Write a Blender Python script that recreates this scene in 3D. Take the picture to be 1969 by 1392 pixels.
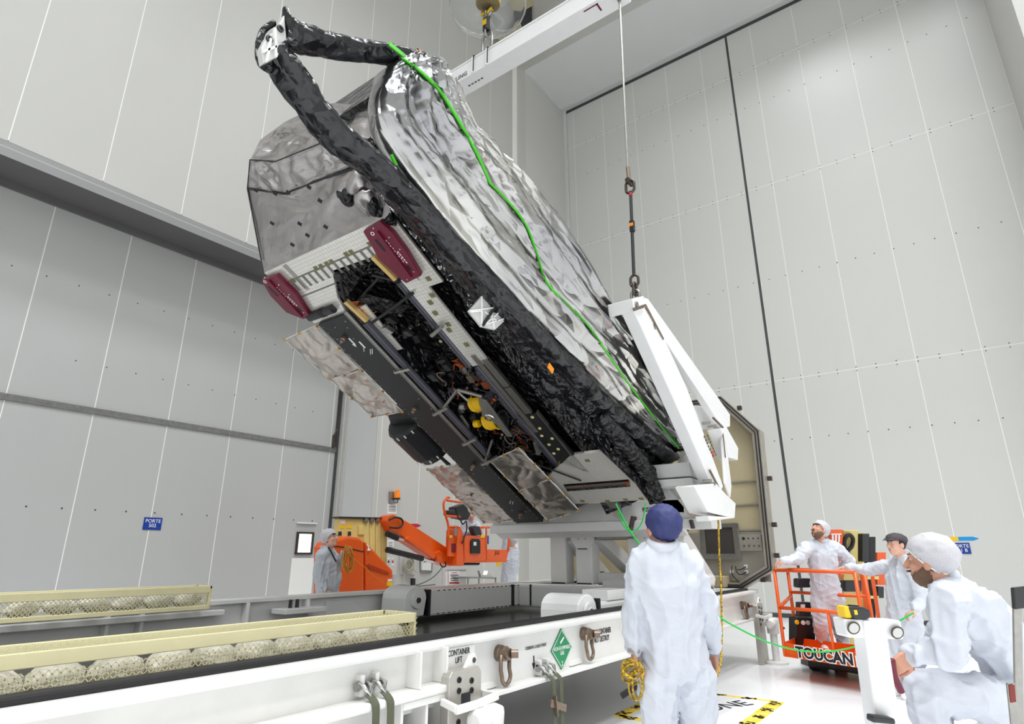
import bpy, bmesh, math, random
import numpy as np
from mathutils import Vector, Matrix, noise as mnoise
random.seed(7)
for o in list(bpy.data.objects): bpy.data.objects.remove(o)
SC = bpy.context.scene
COL = SC.collection
# ---------------------------------------------------------------- camera, world, lights, exposure
F_PX, PIT, YAW, CH = 1155.7, math.radians(17.75), math.radians(36.38), 1.5
FW = Vector((math.cos(PIT)*math.cos(YAW), math.cos(PIT)*math.sin(YAW), math.sin(PIT)))
RT = Vector((math.sin(YAW), -math.cos(YAW), 0)); UPV = RT.cross(FW)
CAM = Vector((0, 0, CH))
cd = bpy.data.cameras.new('camera'); cam = bpy.data.objects.new('camera', cd); COL.objects.link(cam)
cd.sensor_fit = 'HORIZONTAL'; cd.sensor_width = 36.0; cd.lens = 36.0*F_PX/1969.0; cd.clip_start = .05; cd.clip_end = 200
cam.matrix_world = Matrix((( RT.x, UPV.x, -FW.x, 0), (RT.y, UPV.y, -FW.y, 0), (RT.z, UPV.z, -FW.z, CH), (0, 0, 0, 1)))
SC.camera = cam
w = bpy.data.worlds.new('world'); SC.world = w; w.use_nodes = True
w.node_tree.nodes['Background'].inputs[0].default_value = (.9, .95, 1, 1)
w.node_tree.nodes['Background'].inputs[1].default_value = .05
SC.view_settings.view_transform = 'Standard'; SC.view_settings.look = 'None'
SC.view_settings.gamma = 1; SC.view_settings.use_curve_mapping = False
SC.view_settings.exposure = 0.0
SC.cycles.max_bounces = 8; SC.cycles.diffuse_bounces = 5; SC.cycles.glossy_bounces = 4
SC.cycles.transparent_max_bounces = 12; SC.cycles.caustics_reflective = False; SC.cycles.caustics_refractive = False
SC.cycles.sample_clamp_indirect = 6.0; SC.cycles.use_denoising = True
def area(name, loc, sx, sy, power, target=None, color=(.965, .985, 1)):
    l = bpy.data.lights.new(name, 'AREA'); l.shape = 'RECTANGLE'; l.size = sx; l.size_y = sy; l.energy = power; l.color = color; l.spread = math.radians(118)
    o = bpy.data.objects.new(name, l); COL.objects.link(o); o.location = loc
    if target is not None:
        o.rotation_euler = (Vector(target)-Vector(loc)).to_track_quat('-Z', 'Y').to_euler()
    return o
for i, (x, y) in enumerate([(x, y) for x in (-9, -2.5, 4, 10.5) for y in (-9.5, -4, 1.5)]):
    area('high_bay_light', (x, y, 21.3), 2.6, 2.6, 345)

# ---------------------------------------------------------------- helpers
def pxr(x, y): return RT*(x-984.5) + UPV*(696-y) + FW*F_PX
def on(x, y, p, n):
    d = pxr(x, y); n = Vector(n); return CAM + d*(((Vector(p)-CAM).dot(n))/d.dot(n))
def pU(x, y, u): return on(x, y, (u, 0, 0), (1, 0, 0))
def pV(x, y, v): return on(x, y, (0, v, 0), (0, 1, 0))
def pZ(x, y, z): return on(x, y, (0, 0, z), (0, 0, 1))
def pD(x, y, d): return CAM + pxr(x, y)*(d/F_PX)
def V3(*a): return Vector(a)
EX, EY, EZ = V3(1, 0, 0), V3(0, 1, 0), V3(0, 0, 1)

class MB:
    def __init__(s): s.v = []; s.f = []; s.uv = None
    def add(s, vs, fs):
        k = len(s.v); s.v += [Vector(p) for p in vs]; s.f += [tuple(i+k for i in f) for f in fs]; return s
    def poly(s, pts): return s.add(pts, [tuple(range(len(pts)))])
    def frame(s, c, X, Y, Z, a, b, d):
        """box centred c, half sizes a,b,d on axes X,Y,Z"""
        c = Vector(c); vs = [c+X*(i*a)+Y*(j*b)+Z*(k*d) for k in (-1, 1) for j in (-1, 1) for i in (-1, 1)]
        return s.add(vs, [(0, 2, 3, 1), (4, 5, 7, 6), (0, 1, 5, 4), (2, 6, 7, 3), (0, 4, 6, 2), (1, 3, 7, 5)])
    def box(s, p0, p1):
        p0 = Vector(p0); p1 = Vector(p1); c = (p0+p1)/2; h = (p1-p0)/2
        return s.frame(c, EX, EY, EZ, abs(h.x), abs(h.y), abs(h.z))
    def bar(s, p0, p1, w, h, up=EZ):
        p0 = Vector(p0); p1 = Vector(p1); d = (p1-p0); L = d.length; d.normalize()
        sd = d.cross(Vector(up)); 
        if sd.length < 1e-4: sd = d.cross(EX)
        sd.normalize(); u = sd.cross(d)
        return s.frame((p0+p1)/2, d, sd, u, L/2, w/2, h/2)
    def prism(s, poly, vec):
        n = len(poly); vec = Vector(vec); vs = [Vector(p) for p in poly]+[Vector(p)+vec for p in poly]
        fs = [tuple(range(n))[::-1], tuple(range(n, 2*n))]+[(i, (i+1) % n, (i+1) % n+n, i+n) for i in range(n)]
        return s.add(vs, fs)
    def tube(s, pts, r, n=8, closed=False, caps=True, flat=1.0):
        pts = [Vector(p) for p in pts]; m = len(pts)
        rs = r if isinstance(r, (list, tuple)) else [r]*m
        tg = []
        for i in range(m):
            if closed: t = pts[(i+1) % m]-pts[i-1]
            else: t = pts[min(i+1, m-1)]-pts[max(i-1, 0)]
            if t.length < 1e-9: t = Vector((0, 0, 1))
            tg.append(t.normalized())
        ref = EZ if abs(tg[0].z) < .9 else EX
        x = tg[0].cross(ref).normalized(); vs = []
        for i in range(m):
            x = (x - tg[i]*x.dot(tg[i]))
            if x.length < 1e-6: x = tg[i].cross(EX)
            x.normalize(); y = tg[i].cross(x)
            for k in range(n):
                an = 2*math.pi*k/n
                vs.append(pts[i]+x*(math.cos(an)*rs[i])+y*(math.sin(an)*rs[i]*flat))
        fs = []
        for i in range(m if closed else m-1):
            for k in range(n):
                a_, b_ = i*n, ((i+1) % m)*n
                fs.append((a_+k, a_+(k+1) % n, b_+(k+1) % n, b_+k))
        if caps and not closed: fs += [tuple(range(n))[::-1], tuple((m-1)*n+k for k in range(n))]
        return s.add(vs, fs)
    def lathe(s, c, axis, prof, n=16, caps=True):
        """prof: list of (t along axis, radius)"""
        axis = Vector(axis).normalized(); c = Vector(c)
        pts = [c+axis*t for t, r in prof]
        ref = EZ if abs(axis.z) < .9 else EX
        x = axis.cross(ref).normalized(); y = axis.cross(x); vs = []
        for p, (t, r) in zip(pts, prof):
            for k in range(n):
                an = 2*math.pi*k/n; vs.append(p+x*(math.cos(an)*r)+y*(math.sin(an)*r))
        fs = []
        for i in range(len(prof)-1):
            for k in range(n): fs.append((i*n+k, i*n+(k+1) % n, (i+1)*n+(k+1) % n, (i+1)*n+k))
        if caps: fs += [tuple(range(n))[::-1], tuple((len(prof)-1)*n+k for k in range(n))]
        return s.add(vs, fs)
    def ball(s, c, r, nu=12, nv=8, M=None):
        c = Vector(c); r = Vector(r) if hasattr(r, '__len__') else Vector((r, r, r)); vs = []
        for j in range(nv+1):
            th = math.pi*j/nv
            for i in range(nu):
                ph = 2*math.pi*i/nu
                p = Vector((r.x*math.sin(th)*math.cos(ph), r.y*math.sin(th)*math.sin(ph), r.z*math.cos(th)))
                vs.append(c+(M @ p if M else p))
        fs = [(j*nu+i, (j+1)*nu+i, (j+1)*nu+(i+1) % nu, j*nu+(i+1) % nu) for j in range(nv) for i in range(nu)]
        return s.add(vs, fs)
    def grid(s, fn, nu, nv, closed_u=False):
        vs = [Vector(fn(i/(nu if closed_u else nu-1), j/(nv-1))) for j in range(nv) for i in range(nu)]
        fs = []
        for j in range(nv-1):
            for i in range(nu if closed_u else nu-1):
                fs.append((j*nu+i, j*nu+(i+1) % nu, (j+1)*nu+(i+1) % nu, (j+1)*nu+i))
        return s.add(vs, fs)
    def build(s, name, mat, parent=None, smooth=False, bevel=0, solid=0, segs=2, fix=True):
        off = Vector(parent['base']) if parent is not None and 'base' in parent else Vector((0, 0, 0))
        me = bpy.data.meshes.new(name)
        me.from_pydata([tuple(p-off) for p in s.v], [], s.f); me.update()
        if fix:
            bm = bmesh.new(); bm.from_mesh(me); bmesh.ops.remove_doubles(bm, verts=bm.verts, dist=1e-6)
            bmesh.ops.recalc_face_normals(bm, faces=bm.faces); bm.to_mesh(me); bm.free()
        o = bpy.data.objects.new(name, me); COL.objects.link(o)
        if mat is not None: me.materials.append(mat)
        if parent is not None: o.parent = parent; o['base'] = tuple(off)
        if smooth:
            for p in me.polygons: p.use_smooth = True
        if solid:
            m = o.modifiers.new('solid', 'SOLIDIFY'); m.thickness = solid; m.offset = 0
        if bevel:
            m = o.modifiers.new('bevel', 'BEVEL'); m.width = bevel; m.segments = segs; m.limit_method = 'ANGLE'; m.angle_limit = math.radians(40)
            m.harden_normals = False
        return o
def thing(name, label, cat, loc=(0, 0, 0), group=None):
    o = bpy.data.objects.new(name, None); COL.objects.link(o); o.location = loc; o.empty_display_size = .1
    o['label'] = label; o['category'] = cat; o['base'] = tuple(loc)
    if group: o['group'] = group
    return o
def tag(o, label, cat, group=None):
    o['label'] = label; o['category'] = cat
    if group: o['group'] = group
    return o
def struct(o, label=None):
    o['kind'] = 'structure'
    if label: o['label'] = label
    return o
def stuff(o): o['kind'] = 'stuff'; return o
def clone(o, name, parent, delta, label=None):
    c = o.copy(); COL.objects.link(c)
    if parent: c.parent = parent
    c.location = o.location + Vector(delta); c.name = name
    if label: c['label'] = label
    return c
def text(name, body, size, org, X, Y, mat, parent=None, align='CENTER', ext=.001, sx=1.0, space=1.0, shear=0.0, bold=0.0):
    c = bpy.data.curves.new(name, 'FONT'); c.body = body; c.size = size; c.align_x = align; c.align_y = 'CENTER'; c.extrude = ext
    c.space_character = space; c.shear = shear; c.space_line = .9; c.offset = bold; c.resolution_u = 3
    o = bpy.data.objects.new(name, c); COL.objects.link(o); c.materials.append(mat)
    X = Vector(X).normalized(); Y = Vector(Y); Y = (Y-X*Y.dot(X)).normalized(); N = X.cross(Y)
    off = Vector(parent['base']) if parent is not None and 'base' in parent else Vector((0, 0, 0))
    p = Vector(org)-off
    o.matrix_basis = Matrix(((X.x*sx, Y.x, N.x, p.x), (X.y*sx, Y.y, N.y, p.y), (X.z*sx, Y.z, N.z, p.z), (0, 0, 0, 1)))
    bpy.context.view_layer.update()
    dg = bpy.context.evaluated_depsgraph_get(); me = bpy.data.meshes.new_from_object(o.evaluated_get(dg), depsgraph=dg); me.name = name
    q = bpy.data.objects.new(name, me); COL.objects.link(q); q.matrix_basis = o.matrix_basis.copy(); bpy.data.objects.remove(o)
    if parent is not None: q.parent = parent
    return q

# ---------------------------------------------------------------- materials
def srgb(r, g, b):
    f = lambda c: ((c/255+.055)/1.055)**2.4 if c > 10 else c/255/12.92
    return (f(r), f(g), f(b))
def mat(name, col, rough=.5, metal=0.0, var=0.0, vscale=6.0, bump=0.0, bscale=40.0, bkind='noise', emit=None, estr=1.0,
        alpha=None, trans=0.0, coat=0.0, col2=None, stretch=None, rot=None, spec=None, bdist=.01, detail=4.0):
    m = bpy.data.materials.new(name); m.use_nodes = True; nt = m.node_tree; N = nt.nodes; L = nt.links
    b = N['Principled BSDF']; b.inputs['Base Color'].default_value = (*col, 1); b.inputs['Roughness'].default_value = rough
    b.inputs['Metallic'].default_value = metal
    if coat: b.inputs['Coat Weight'].default_value = coat; b.inputs['Coat Roughness'].default_value = .1
    if spec is not None: b.inputs['Specular IOR Level'].default_value = spec
    if trans: b.inputs['Transmission Weight'].default_value = trans
    if alpha is not None: b.inputs['Alpha'].default_value = alpha
    if emit: b.inputs['Emission Color'].default_value = (*emit, 1); b.inputs['Emission Strength'].default_value = estr
    tc = N.new('ShaderNodeTexCoord'); vec = tc.outputs['Object']
    if rot:
        mr = N.new('ShaderNodeMapping'); mr.inputs['Rotation'].default_value = rot; L.new(vec, mr.inputs[0]); vec = mr.outputs[0]
    if stretch:
        mp = N.new('ShaderNodeMapping'); mp.inputs['Scale'].default_value = stretch; L.new(vec, mp.inputs[0]); vec = mp.outputs[0]
    if var or col2:
        t = N.new('ShaderNodeTexNoise'); t.inputs['Scale'].default_value = vscale; t.inputs['Detail'].default_value = 5
        L.new(vec, t.inputs[0]); r = N.new('ShaderNodeValToRGB'); L.new(t.outputs[0], r.inputs[0])
        c2 = col2 if col2 else tuple(max(0, c*(1-var)) for c in col)
        r.color_ramp.elements[0].position = .35; r.color_ramp.elements[1].position = .65
        r.color_ramp.elements[0].color = (*c2, 1); r.color_ramp.elements[1].color = (*col, 1)
        L.new(r.outputs[0], b.inputs['Base Color'])
    if bump:
        if bkind == 'noise':
            t = N.new('ShaderNodeTexNoise'); t.inputs['Scale'].default_value = bscale; t.inputs['Detail'].default_value = detail; out = t.outputs[0]; L.new(vec, t.inputs[0])
        elif bkind == 'crinkle':
            d = N.new('ShaderNodeTexNoise'); d.inputs['Scale'].default_value = bscale*.6; L.new(vec, d.inputs[0])
            ad = N.new('ShaderNodeMixRGB'); ad.blend_type = 'ADD'; ad.inputs[0].default_value = .12; L.new(vec, ad.inputs[1]); L.new(d.outputs['Color'], ad.inputs[2])
            t = N.new('ShaderNodeTexVoronoi'); t.inputs['Scale'].default_value = bscale; t.distance = 'MANHATTAN'; L.new(ad.outputs[0], t.inputs['Vector'])
            t2 = N.new('ShaderNodeTexVoronoi'); t2.inputs['Scale'].default_value = bscale*.32; L.new(ad.outputs[0], t2.inputs['Vector'])
            mm = N.new('ShaderNodeMath'); mm.operation = 'MULTIPLY_ADD'; mm.inputs[1].default_value = 2.2
            L.new(t2.outputs['Distance'], mm.inputs[0]); L.new(t.outputs['Distance'], mm.inputs[2]); out = mm.outputs[0]
        else:
            t = N.new('ShaderNodeTexWave'); t.inputs['Scale'].default_value = bscale; t.inputs['Distortion'].default_value = 3; out = t.outputs['Color']; L.new(vec, t.inputs[0])
        bn = N.new('ShaderNodeBump'); bn.inputs['Strength'].default_value = bump; bn.inputs['Distance'].default_value = bdist
        L.new(out, bn.inputs['Height']); L.new(bn.outputs[0], b.inputs['Normal'])
    return m
M = {}
M['wall'] = mat('wall_paint', srgb(198, 197, 193), .42, var=.03, vscale=.35, bump=.04, bscale=.9, bdist=.08)
M['wall_door'] = mat('door_paint', srgb(186, 187, 186), .4, var=.04, vscale=.3, bump=.05, bscale=.7, bdist=.1)
M['wall_gloss'] = mat('door_gloss_paint', srgb(212, 212, 209), .33, var=.03, vscale=.3, bump=.08, bscale=.55, bdist=.12)
M['wall_back'] = mat('rear_wall_paint', srgb(226, 226, 222), .5)
M['caulk'] = mat('white_caulk', srgb(248, 247, 242), .5)
M['soffit'] = mat('soffit_paint', srgb(214, 215, 215), .5, var=.03, vscale=.5)
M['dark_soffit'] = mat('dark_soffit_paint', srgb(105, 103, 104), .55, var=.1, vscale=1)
M['floor'] = mat('epoxy_floor', srgb(244, 245, 247), .2, var=.04, vscale=.5, bump=.015, bscale=1.5, bdist=.05)
M['groove'] = mat('groove_rubber', srgb(70, 71, 73), .6)
M['rail'] = mat('galvanised_rail', srgb(140, 140, 138), .45, .6, var=.2, vscale=20)
M['white'] = mat('white_paint', srgb(236, 236, 236), .32, var=.03, vscale=5)
M['white_dirty'] = mat('worn_white_paint', srgb(232, 231, 228), .36, var=.07, vscale=4)
M['grey_paint'] = mat('light_grey_paint', srgb(205, 205, 202), .4, var=.04, vscale=5)
M['black'] = mat('black_rubber', srgb(28, 27, 30), .55)
M['dark'] = mat('dark_plastic', srgb(40, 41, 44), .45)
M['orange'] = mat('orange_paint', srgb(236, 92, 18), .32, coat=.2, var=.05, vscale=4)
M['cream'] = mat('cream_paint', srgb(226, 206, 130), .4, var=.06, vscale=5)
M['yellow'] = mat('yellow_plastic', srgb(245, 200, 10), .4)
M['steel'] = mat('steel', srgb(165, 163, 158), .32, .85, var=.15, vscale=30)
M['chrome'] = mat('chrome', srgb(215, 215, 215), .15, 1.0)
M['dark_steel'] = mat('dark_steel', srgb(92, 82, 76), .42, .8, var=.2, vscale=40)
M['brown_steel'] = mat('bronze_steel', srgb(140, 122, 108), .38, .75, var=.15, vscale=30)
M['blue'] = mat('sign_blue', srgb(18, 60, 150), .4)
M['sign_white'] = mat('sign_white', srgb(245, 245, 245), .5)
M['ink'] = mat('black_ink', srgb(25, 25, 27), .6)
M['ink_grey'] = mat('grey_ink', srgb(90, 90, 94), .6)
M['red'] = mat('red_plastic', srgb(205, 30, 40), .4)
M['paper'] = mat('paper', srgb(238, 238, 235), .7)

# ---------------------------------------------------------------- the hall
VL, VD, UF, UW, ZS, ZT, ZC = 10.35, 11.6, 14.35, 17.07, 7.276, 18.18, 22.0
struct(MB().box((-13, -13, -.3), (18, 12.6, 0)).build('floor', M['floor']), 'glossy white epoxy floor')
struct(MB().box((-13, -13, ZC), (18, 12.6, ZC+.3)).build('ceiling', M['soffit']), 'pale hall ceiling')
struct(MB().box((-13.3, -13, 0), (-13, 12.6, ZC)).build('wall_rear', M['wall_back']), 'plain white wall behind the viewer')
struct(MB().box((-13, -13.3, 0), (18, -13, ZC)).build('wall_side', M['wall_back']), 'plain white side wall')
# left wall: backing with caulk seams, panels proud of it
b = MB(); b.box((-13, VL+.0015, ZS+.02), (8.94, VL+.3, ZC)); b.box((8.97, VL+.0015, 0), (UF+.02, VL+.3, ZC))
wl = struct(b.build('wall_left', M['caulk']), 'white panelled wall above the big grey door')
def panels(wall, rects, mk, mat_):
    """rects of equal sizes share a mesh"""
    cache = {}
    for (p0, p1) in rects:
        p0 = Vector(p0); p1 = Vector(p1); d = p1-p0; key = tuple(round(c, 3) for c in d)
        if key not in cache:
            o = MB().box((0, 0, 0), d).build('panel', mat_, wall); cache[key] = o; o.location = p0
        else:
            o = cache[key].copy(); COL.objects.link(o); o.location = p0
g = .007
rc = []
us = [1.58+1.25*k for k in range(-11, 11)]
for k in range(len(us)-1):
    a_, b_ = us[k]+g, us[k+1]-g
    if a_ > UF: break
    if b_ <= 8.94: rc.append(((a_, VL, ZS), (b_, VL+.02, ZC)))
    else:
        if a_ < 8.94:
            rc.append(((a_, VL, ZS), (8.94, VL+.02, ZC))); a_ = 8.94
        rc.append(((a_, VL, 0), (min(b_, UF), VL+.02, ZC)))
panels(wl, rc, None, M['wall'])
# recess over door 502
so = MB(); so.box((-13, VL+.02, ZS-.001), (8.94, VL+.46, ZS+.05))
sf = struct(so.build('trim_1', M['soffit']), 'grey underside lip above the big door')
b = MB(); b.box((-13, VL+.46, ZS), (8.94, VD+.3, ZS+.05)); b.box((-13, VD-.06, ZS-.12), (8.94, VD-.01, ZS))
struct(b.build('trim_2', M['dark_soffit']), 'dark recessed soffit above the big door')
struct(MB().box((-13, VL+.17, ZS-.012), (8.94, VL+.18, ZS)).build('trim_3', M['caulk']), 'thin white sealant line under the lip')
struct(MB().box((8.945, VL+.02, 0), (8.965, 11.36, ZS+.02)).build('wall_jamb', M['soffit']), 'grey side of the door recess')
b = MB(); b.box((8.9, 11.36, 0), (9.2, 11.46, ZS)); b.box((8.86, 11.46, 0), (9.2, 11.76, ZS))
struct(b.build('trim_4', M['wall'], bevel=.01), 'pale steel door post in the recess')
struct(MB().box((8.80, VD-.03, 0), (8.86, VD+.2, ZS)).build('trim_5', M['groove']), 'dark rubber door edge')
dr = struct(MB().box((-13, VD+.0015, 0), (8.8, VD+.2, ZS)).build('door_1', M['caulk']), 'large grey panelled sliding door')
rc = []
ud = [2.6+1.21*k for k in range(-12, 7)]
for k in range(len(ud)-1):
    a_, b_ = ud[k]+g, min(ud[k+1]-g, 8.8)
    rc.append(((a_, VD, .02), (b_, VD+.02, 3.76))); rc.append(((a_, VD, 3.86), (b_, VD+.02, ZS)))
panels(dr, rc, None, M['wall_door'])
MB().box((-13, VD-.03, 3.76), (8.8, VD+.02, 3.86)).build('rail', M['rail'], dr)
b = MB()
for k in range(-20, 14):
    u = 3.19+.47*k
    if u < 8.75: b.lathe((u, VD+.002, 2.2), (0, -1, 0), [(0, .016), (.01, .012)], 6)
    b.lathe((u+.2, VD+.002, 4.6), (0, -1, 0), [(0, .012), (.01, .01)], 6) if -1 < k < 11 else None
    if 1.2 < u < 8.6: b.lathe((u, VD+.002, 5.9), (0, -1, 0), [(0, .013), (.01, .01)], 6)
stuff(b.build('fastener', M['groove'], dr))
b = MB(); b.bar((8.76, VD-.04, 3.9), (8.76, VD-.04, 5.3), .03, .03); b.bar((8.71, VD-.04, 3.85), (8.71, VD-.04, 4.15), .05, .05); b.tube([(8.7, VD-.06, 4.15), (8.73, VD-.08, 4.25), (8.76, VD-.06, 4.3)], .015, 6)
b.build('latch', M['dark_steel'], dr)
# small personnel door in the big door: lit window, paler lower leaf
wd = thing('inspection_window', 'small lit square window with grey frame in the large door', 'window', (8.2, VD, 1.7))
b = MB(); x0, x1, z0, z1 = 8.0, 8.42, 1.5, 1.96
for r in [((x0, z0), (x1, z0+.04)), ((x0, z1-.04), (x1, z1)), ((x0, z0+.04), (x0+.045, z1-.04)), ((x1-.045, z0+.04), (x1, z1-.04))]:
    b.box((r[0][0], VD-.04, r[0][1]), (r[1][0], VD+.0, r[1][1]))
b.build('frame', M['dark_steel'], wd)
MB().box((x0+.04, VD-.012, z0+.03), (x1-.04, VD-.002, z1-.03)).build('pane', mat('lit_pane', (1, 1, 1), .2, emit=(.95, 1, .96), estr=1.6), wd)
tag(MB().box((7.94, VD-.02, .0), (8.5, VD-.002, 1.425)).build('kick_panel', M['paper'], bevel=.004), 'cream lower leaf under the small lit window', 'panel')
tag(MB().box((7.97, VD-.05, 2.13), (8.47, VD-.002, 2.16)).build('door_bar', M['white'], bevel=.006), 'short white bar above the small lit window', 'bar')
# right wall: recessed tall door
b = MB(); b.box((UF, -13, ZT), (UF+.2, VL+.02, ZC)); b.box((UF+.02, 9.99, 0), (UW, VL+.3, ZT)); b.box((UF+.02, 9.99, ZT), (UW+.2, VL+.3, ZC))
b.box((UF, -13, 0), (UF+.2, -2.75, ZT))
wr = struct(b.build('wall_front', M['wall']), 'white wall framing the tall door recess')
struct(MB().box((UF, 9.99, 0), (UF+.02, VL, ZT)).build('wall_return', M['wall']), 'narrow white wall return beside the tall door')
b = MB(); b.box((UF+.02, -2.75, ZT-.005), (UW+.2, 9.99, ZT+.2)); struct(b.build('wall_soffit', M['soffit']), 'grey soffit above the tall door')
b = MB(); b.box((UF+.2, -2.95, 0), (UW+.2, -2.75, ZT)); struct(b.build('wall_reveal', M['wall']), 'pale side face of the tall door recess')
b = MB(); b.box((UW-.35, -2.75, ZT-.1), (UW-.3, 9.99, ZT)); b.box((UW-.1, 9.9, 0), (UW-.02, 9.99, ZT)); b.box((UF+.02, 9.965, ZT-.06), (UW, 9.99, ZT-.005))
struct(b.build('trim_6', M['soffit']), 'pale trim around the tall door')
MBs = MB().box((UW-.02, 9.93, 0), (UW+.01, 9.99, ZT)).box((UW-.02, -2.75, ZT-.12), (UW+.01, 9.99, ZT-.005))
struct(MBs.build('trim_7', M['groove']), 'dark gap around the tall door')
dd = struct(MB().box((UW+.0015, -2.75, 0), (UW+.2, 9.99, ZT)).build('door_2', M['caulk']), 'very tall white panelled sliding door')
vs_ = [-2.75, -2.23, -.95, .34, 1.62, 2.9, 3.62]
vs2 = [3.7, 4.56, 5.82, 7.08, 8.34, 9.6, 9.99]
zs_ = [.1, 6.03, 12.06, ZT]
rc = []
for L_ in (vs_, vs2):
    for i in range(len(L_)-1):
        for k in range(3): rc.append(((UW, L_[i]+g, zs_[k]+g), (UW+.02, L_[i+1]-g, zs_[k+1]-g)))
panels(dd, rc, None, M['wall_gloss'])
MB().box((UW-.01, 3.625, .1), (UW+.02, 3.695, ZT)).build('groove', M['groove'], dd)
MB().box((UW-.012, -2.75, 0), (UW+.02, 9.99, .1)).build('kick_strip', M['groove'], dd)
b = MB()
for k in range(29):
    v = .102-.44*k+9
    if not -2.7 < v < 9.9: continue
    for z in (4.4, 9.04, 15.0): b.lathe((UW+.002, v, z), (-1, 0, 0), [(0, .016), (.012, .012)], 6)
    for z in (6.03, 12.06, 16.38):
        for dz in (-.05, .05): b.lathe((UW+.002, v, z+dz), (-1, 0, 0), [(0, .014), (.012, .01)], 6)
stuff(b.build('fastener', M['groove'], dd))
MB().box((UW-.003, -2.75, 16.375), (UW+.02, 9.99, 16.385)).build('seam', M['caulk'], dd)
# rub rail along the left wall base and skirting
struct(MB().box((8.94, VL-.02, 0), (UF, VL, .12)).build('baseboard_left', M['groove']), 'dark skirting strip')

# ================================================================= satellite
from mathutils.bvhtree import BVHTree
AL = math.radians(28.5)
SA = V3(math.cos(AL), 0, -math.sin(AL)); SB = EY.copy(); SN = V3(math.sin(AL), 0, math.cos(AL))
S0 = pV(750, 412, 3.52)
def W(s, v, h): return S0 + SA*s + SB*v + SN*h
def sbt(x, y, h=0.0): return on(x, y, S0+SN*h, SN)
def slp(x, y, k): return on(x, y, S0, SN+SA*k)
def ridge(p, sc, seed=0.0):
    q = Vector((p.x*sc+seed, p.y*sc, p.z*sc)); return 1-2*abs(mnoise.noise(q))
M['mli_black'] = mat('black_foil', (.009, .009, .011), .24, 0.0, bump=.8, bscale=12, bkind='crinkle', bdist=.04, spec=.5)
M['mli_black_soft'] = mat('black_film', (.009, .009, .012), .2, 0.0, bump=.6, bscale=7, bkind='crinkle', bdist=.05, spec=.55)
M['mli_silver'] = mat('silver_foil', (.52, .49, .49), .38, .95, bump=.24, bscale=6, bkind='crinkle', bdist=.03, var=.12, vscale=3)
M['mli_gold'] = mat('gold_grey_foil', (.58, .53, .48), .38, .92, bump=.3, bscale=7, bkind='crinkle', bdist=.025, var=.12, vscale=4)
M['bag'] = mat('silver_plastic_bag', (.54, .53, .505), .22, .95, bump=.7, bscale=5, bkind='crinkle', bdist=.05, col2=(.30, .30, .31), vscale=1.4, rot=(0, -AL, 0), stretch=(.45, 1, 1))
M['maroon'] = mat('maroon_paint', srgb(112, 18, 48), .4, var=.08, vscale=10)
M['kapton'] = mat('kapton_tape', srgb(205, 150, 50), .35)
M['gold'] = mat('gold_anodised', srgb(222, 185, 120), .35, .5)
M['copper'] = mat('copper_wire', srgb(170, 85, 45), .4, .6)
M['panel_black'] = mat('black_carbon_panel', (.011, .011, .012), .5)
M['green'] = mat('green_tape', srgb(70, 190, 30), .45)
M['tube_grey'] = mat('grey_carbon_tube', srgb(85, 85, 95), .35, .3)
M['yel'] = mat('yellow_cover', srgb(248, 200, 0), .4)
M['orange_tag'] = mat('orange_tag', srgb(250, 150, 20), .5)
# tiled mirror radiator
def tile_mat(name, col, line, sx):
    m = mat(name, col, .22, .35); nt = m.node_tree; N = nt.nodes; L = nt.links
    br = N.new('ShaderNodeTexBrick'); br.offset = 0; br.inputs['Color1'].default_value = (*col, 1); br.inputs['Color2'].default_value = (*[c*.94 for c in col], 1)
    br.inputs['Mortar'].default_value = (*line, 1); br.inputs['Scale'].default_value = sx; br.inputs['Mortar Size'].default_value = .035; br.inputs['Brick Width'].default_value = 1; br.inputs['Row Height'].default_value = 1
    uv = N.new('ShaderNodeUVMap'); L.new(uv.outputs[0], br.inputs[0]); L.new(br.outputs[0], N['Principled BSDF'].inputs['Base Color']); return m
M['tiles'] = tile_mat('mirror_tiles', srgb(232, 229, 222), srgb(175, 170, 162), 1.0)
sat = thing('satellite', 'large satellite wrapped in black and silver foil hoisted at an angle', 'satellite', tuple(W(4.6, .95, .9)))
def sheet(pts, nu, nv, amp, sc, nrm=None, seed=0.0, sag=0.0, pin=True):
    """bilinear quad sheet with crinkled relief"""
    p00, p10, p11, p01 = [Vector(p) for p in pts]
    nn = nrm or (p10-p00).cross(p01-p00).normalized()
    def fn(u, v):
        p = (p00*(1-u)+p10*u)*(1-v)+(p01*(1-u)+p11*u)*v
        w_ = min(1, 6*min(u, 1-u, v, 1-v)) if pin else 1
        d = amp*(ridge(p, sc, seed)+.5*ridge(p, sc*2.3, seed+5)-.6)
        return p+nn*(w_*d+sag*math.sin(math.pi*u)*math.sin(math.pi*v))
    return MB().grid(fn, nu, nv)
def spline(pts, n):
    P = [Vector(p) for p in pts]; out = []
    for i in range(len(P)-1):
        p0, p1, p2, p3 = P[max(i-1, 0)], P[i], P[i+1], P[min(i+2, len(P)-1)]
        for k in range(n):
            t = k/n; out.append(.5*((2*p1)+(p2-p0)*t+(2*p0-5*p1+4*p2-p3)*t*t+(3*p1-p0-3*p2+p3)*t**3))
    out.append(P[-1]); return out
def flatpoly(name, pts_sv, h0, h1, m, parent=None, bevel=0, uv=None):
    o = MB().prism([W(s, v, h0) for s, v in pts_sv], SN*(h1-h0)).build(name, m, parent or sat, bevel=bevel)
    if uv:
        me = o.data; ul = me.uv_layers.new(name='UVMap'); off = Vector(o['base'])
        for lp in me.loops:
            q = Vector(me.vertices[lp.vertex_index].co)+off-S0
            ul.data[lp.index].uv = (q.dot(SA)/uv, q.dot(SB)/uv)
    return o
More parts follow.
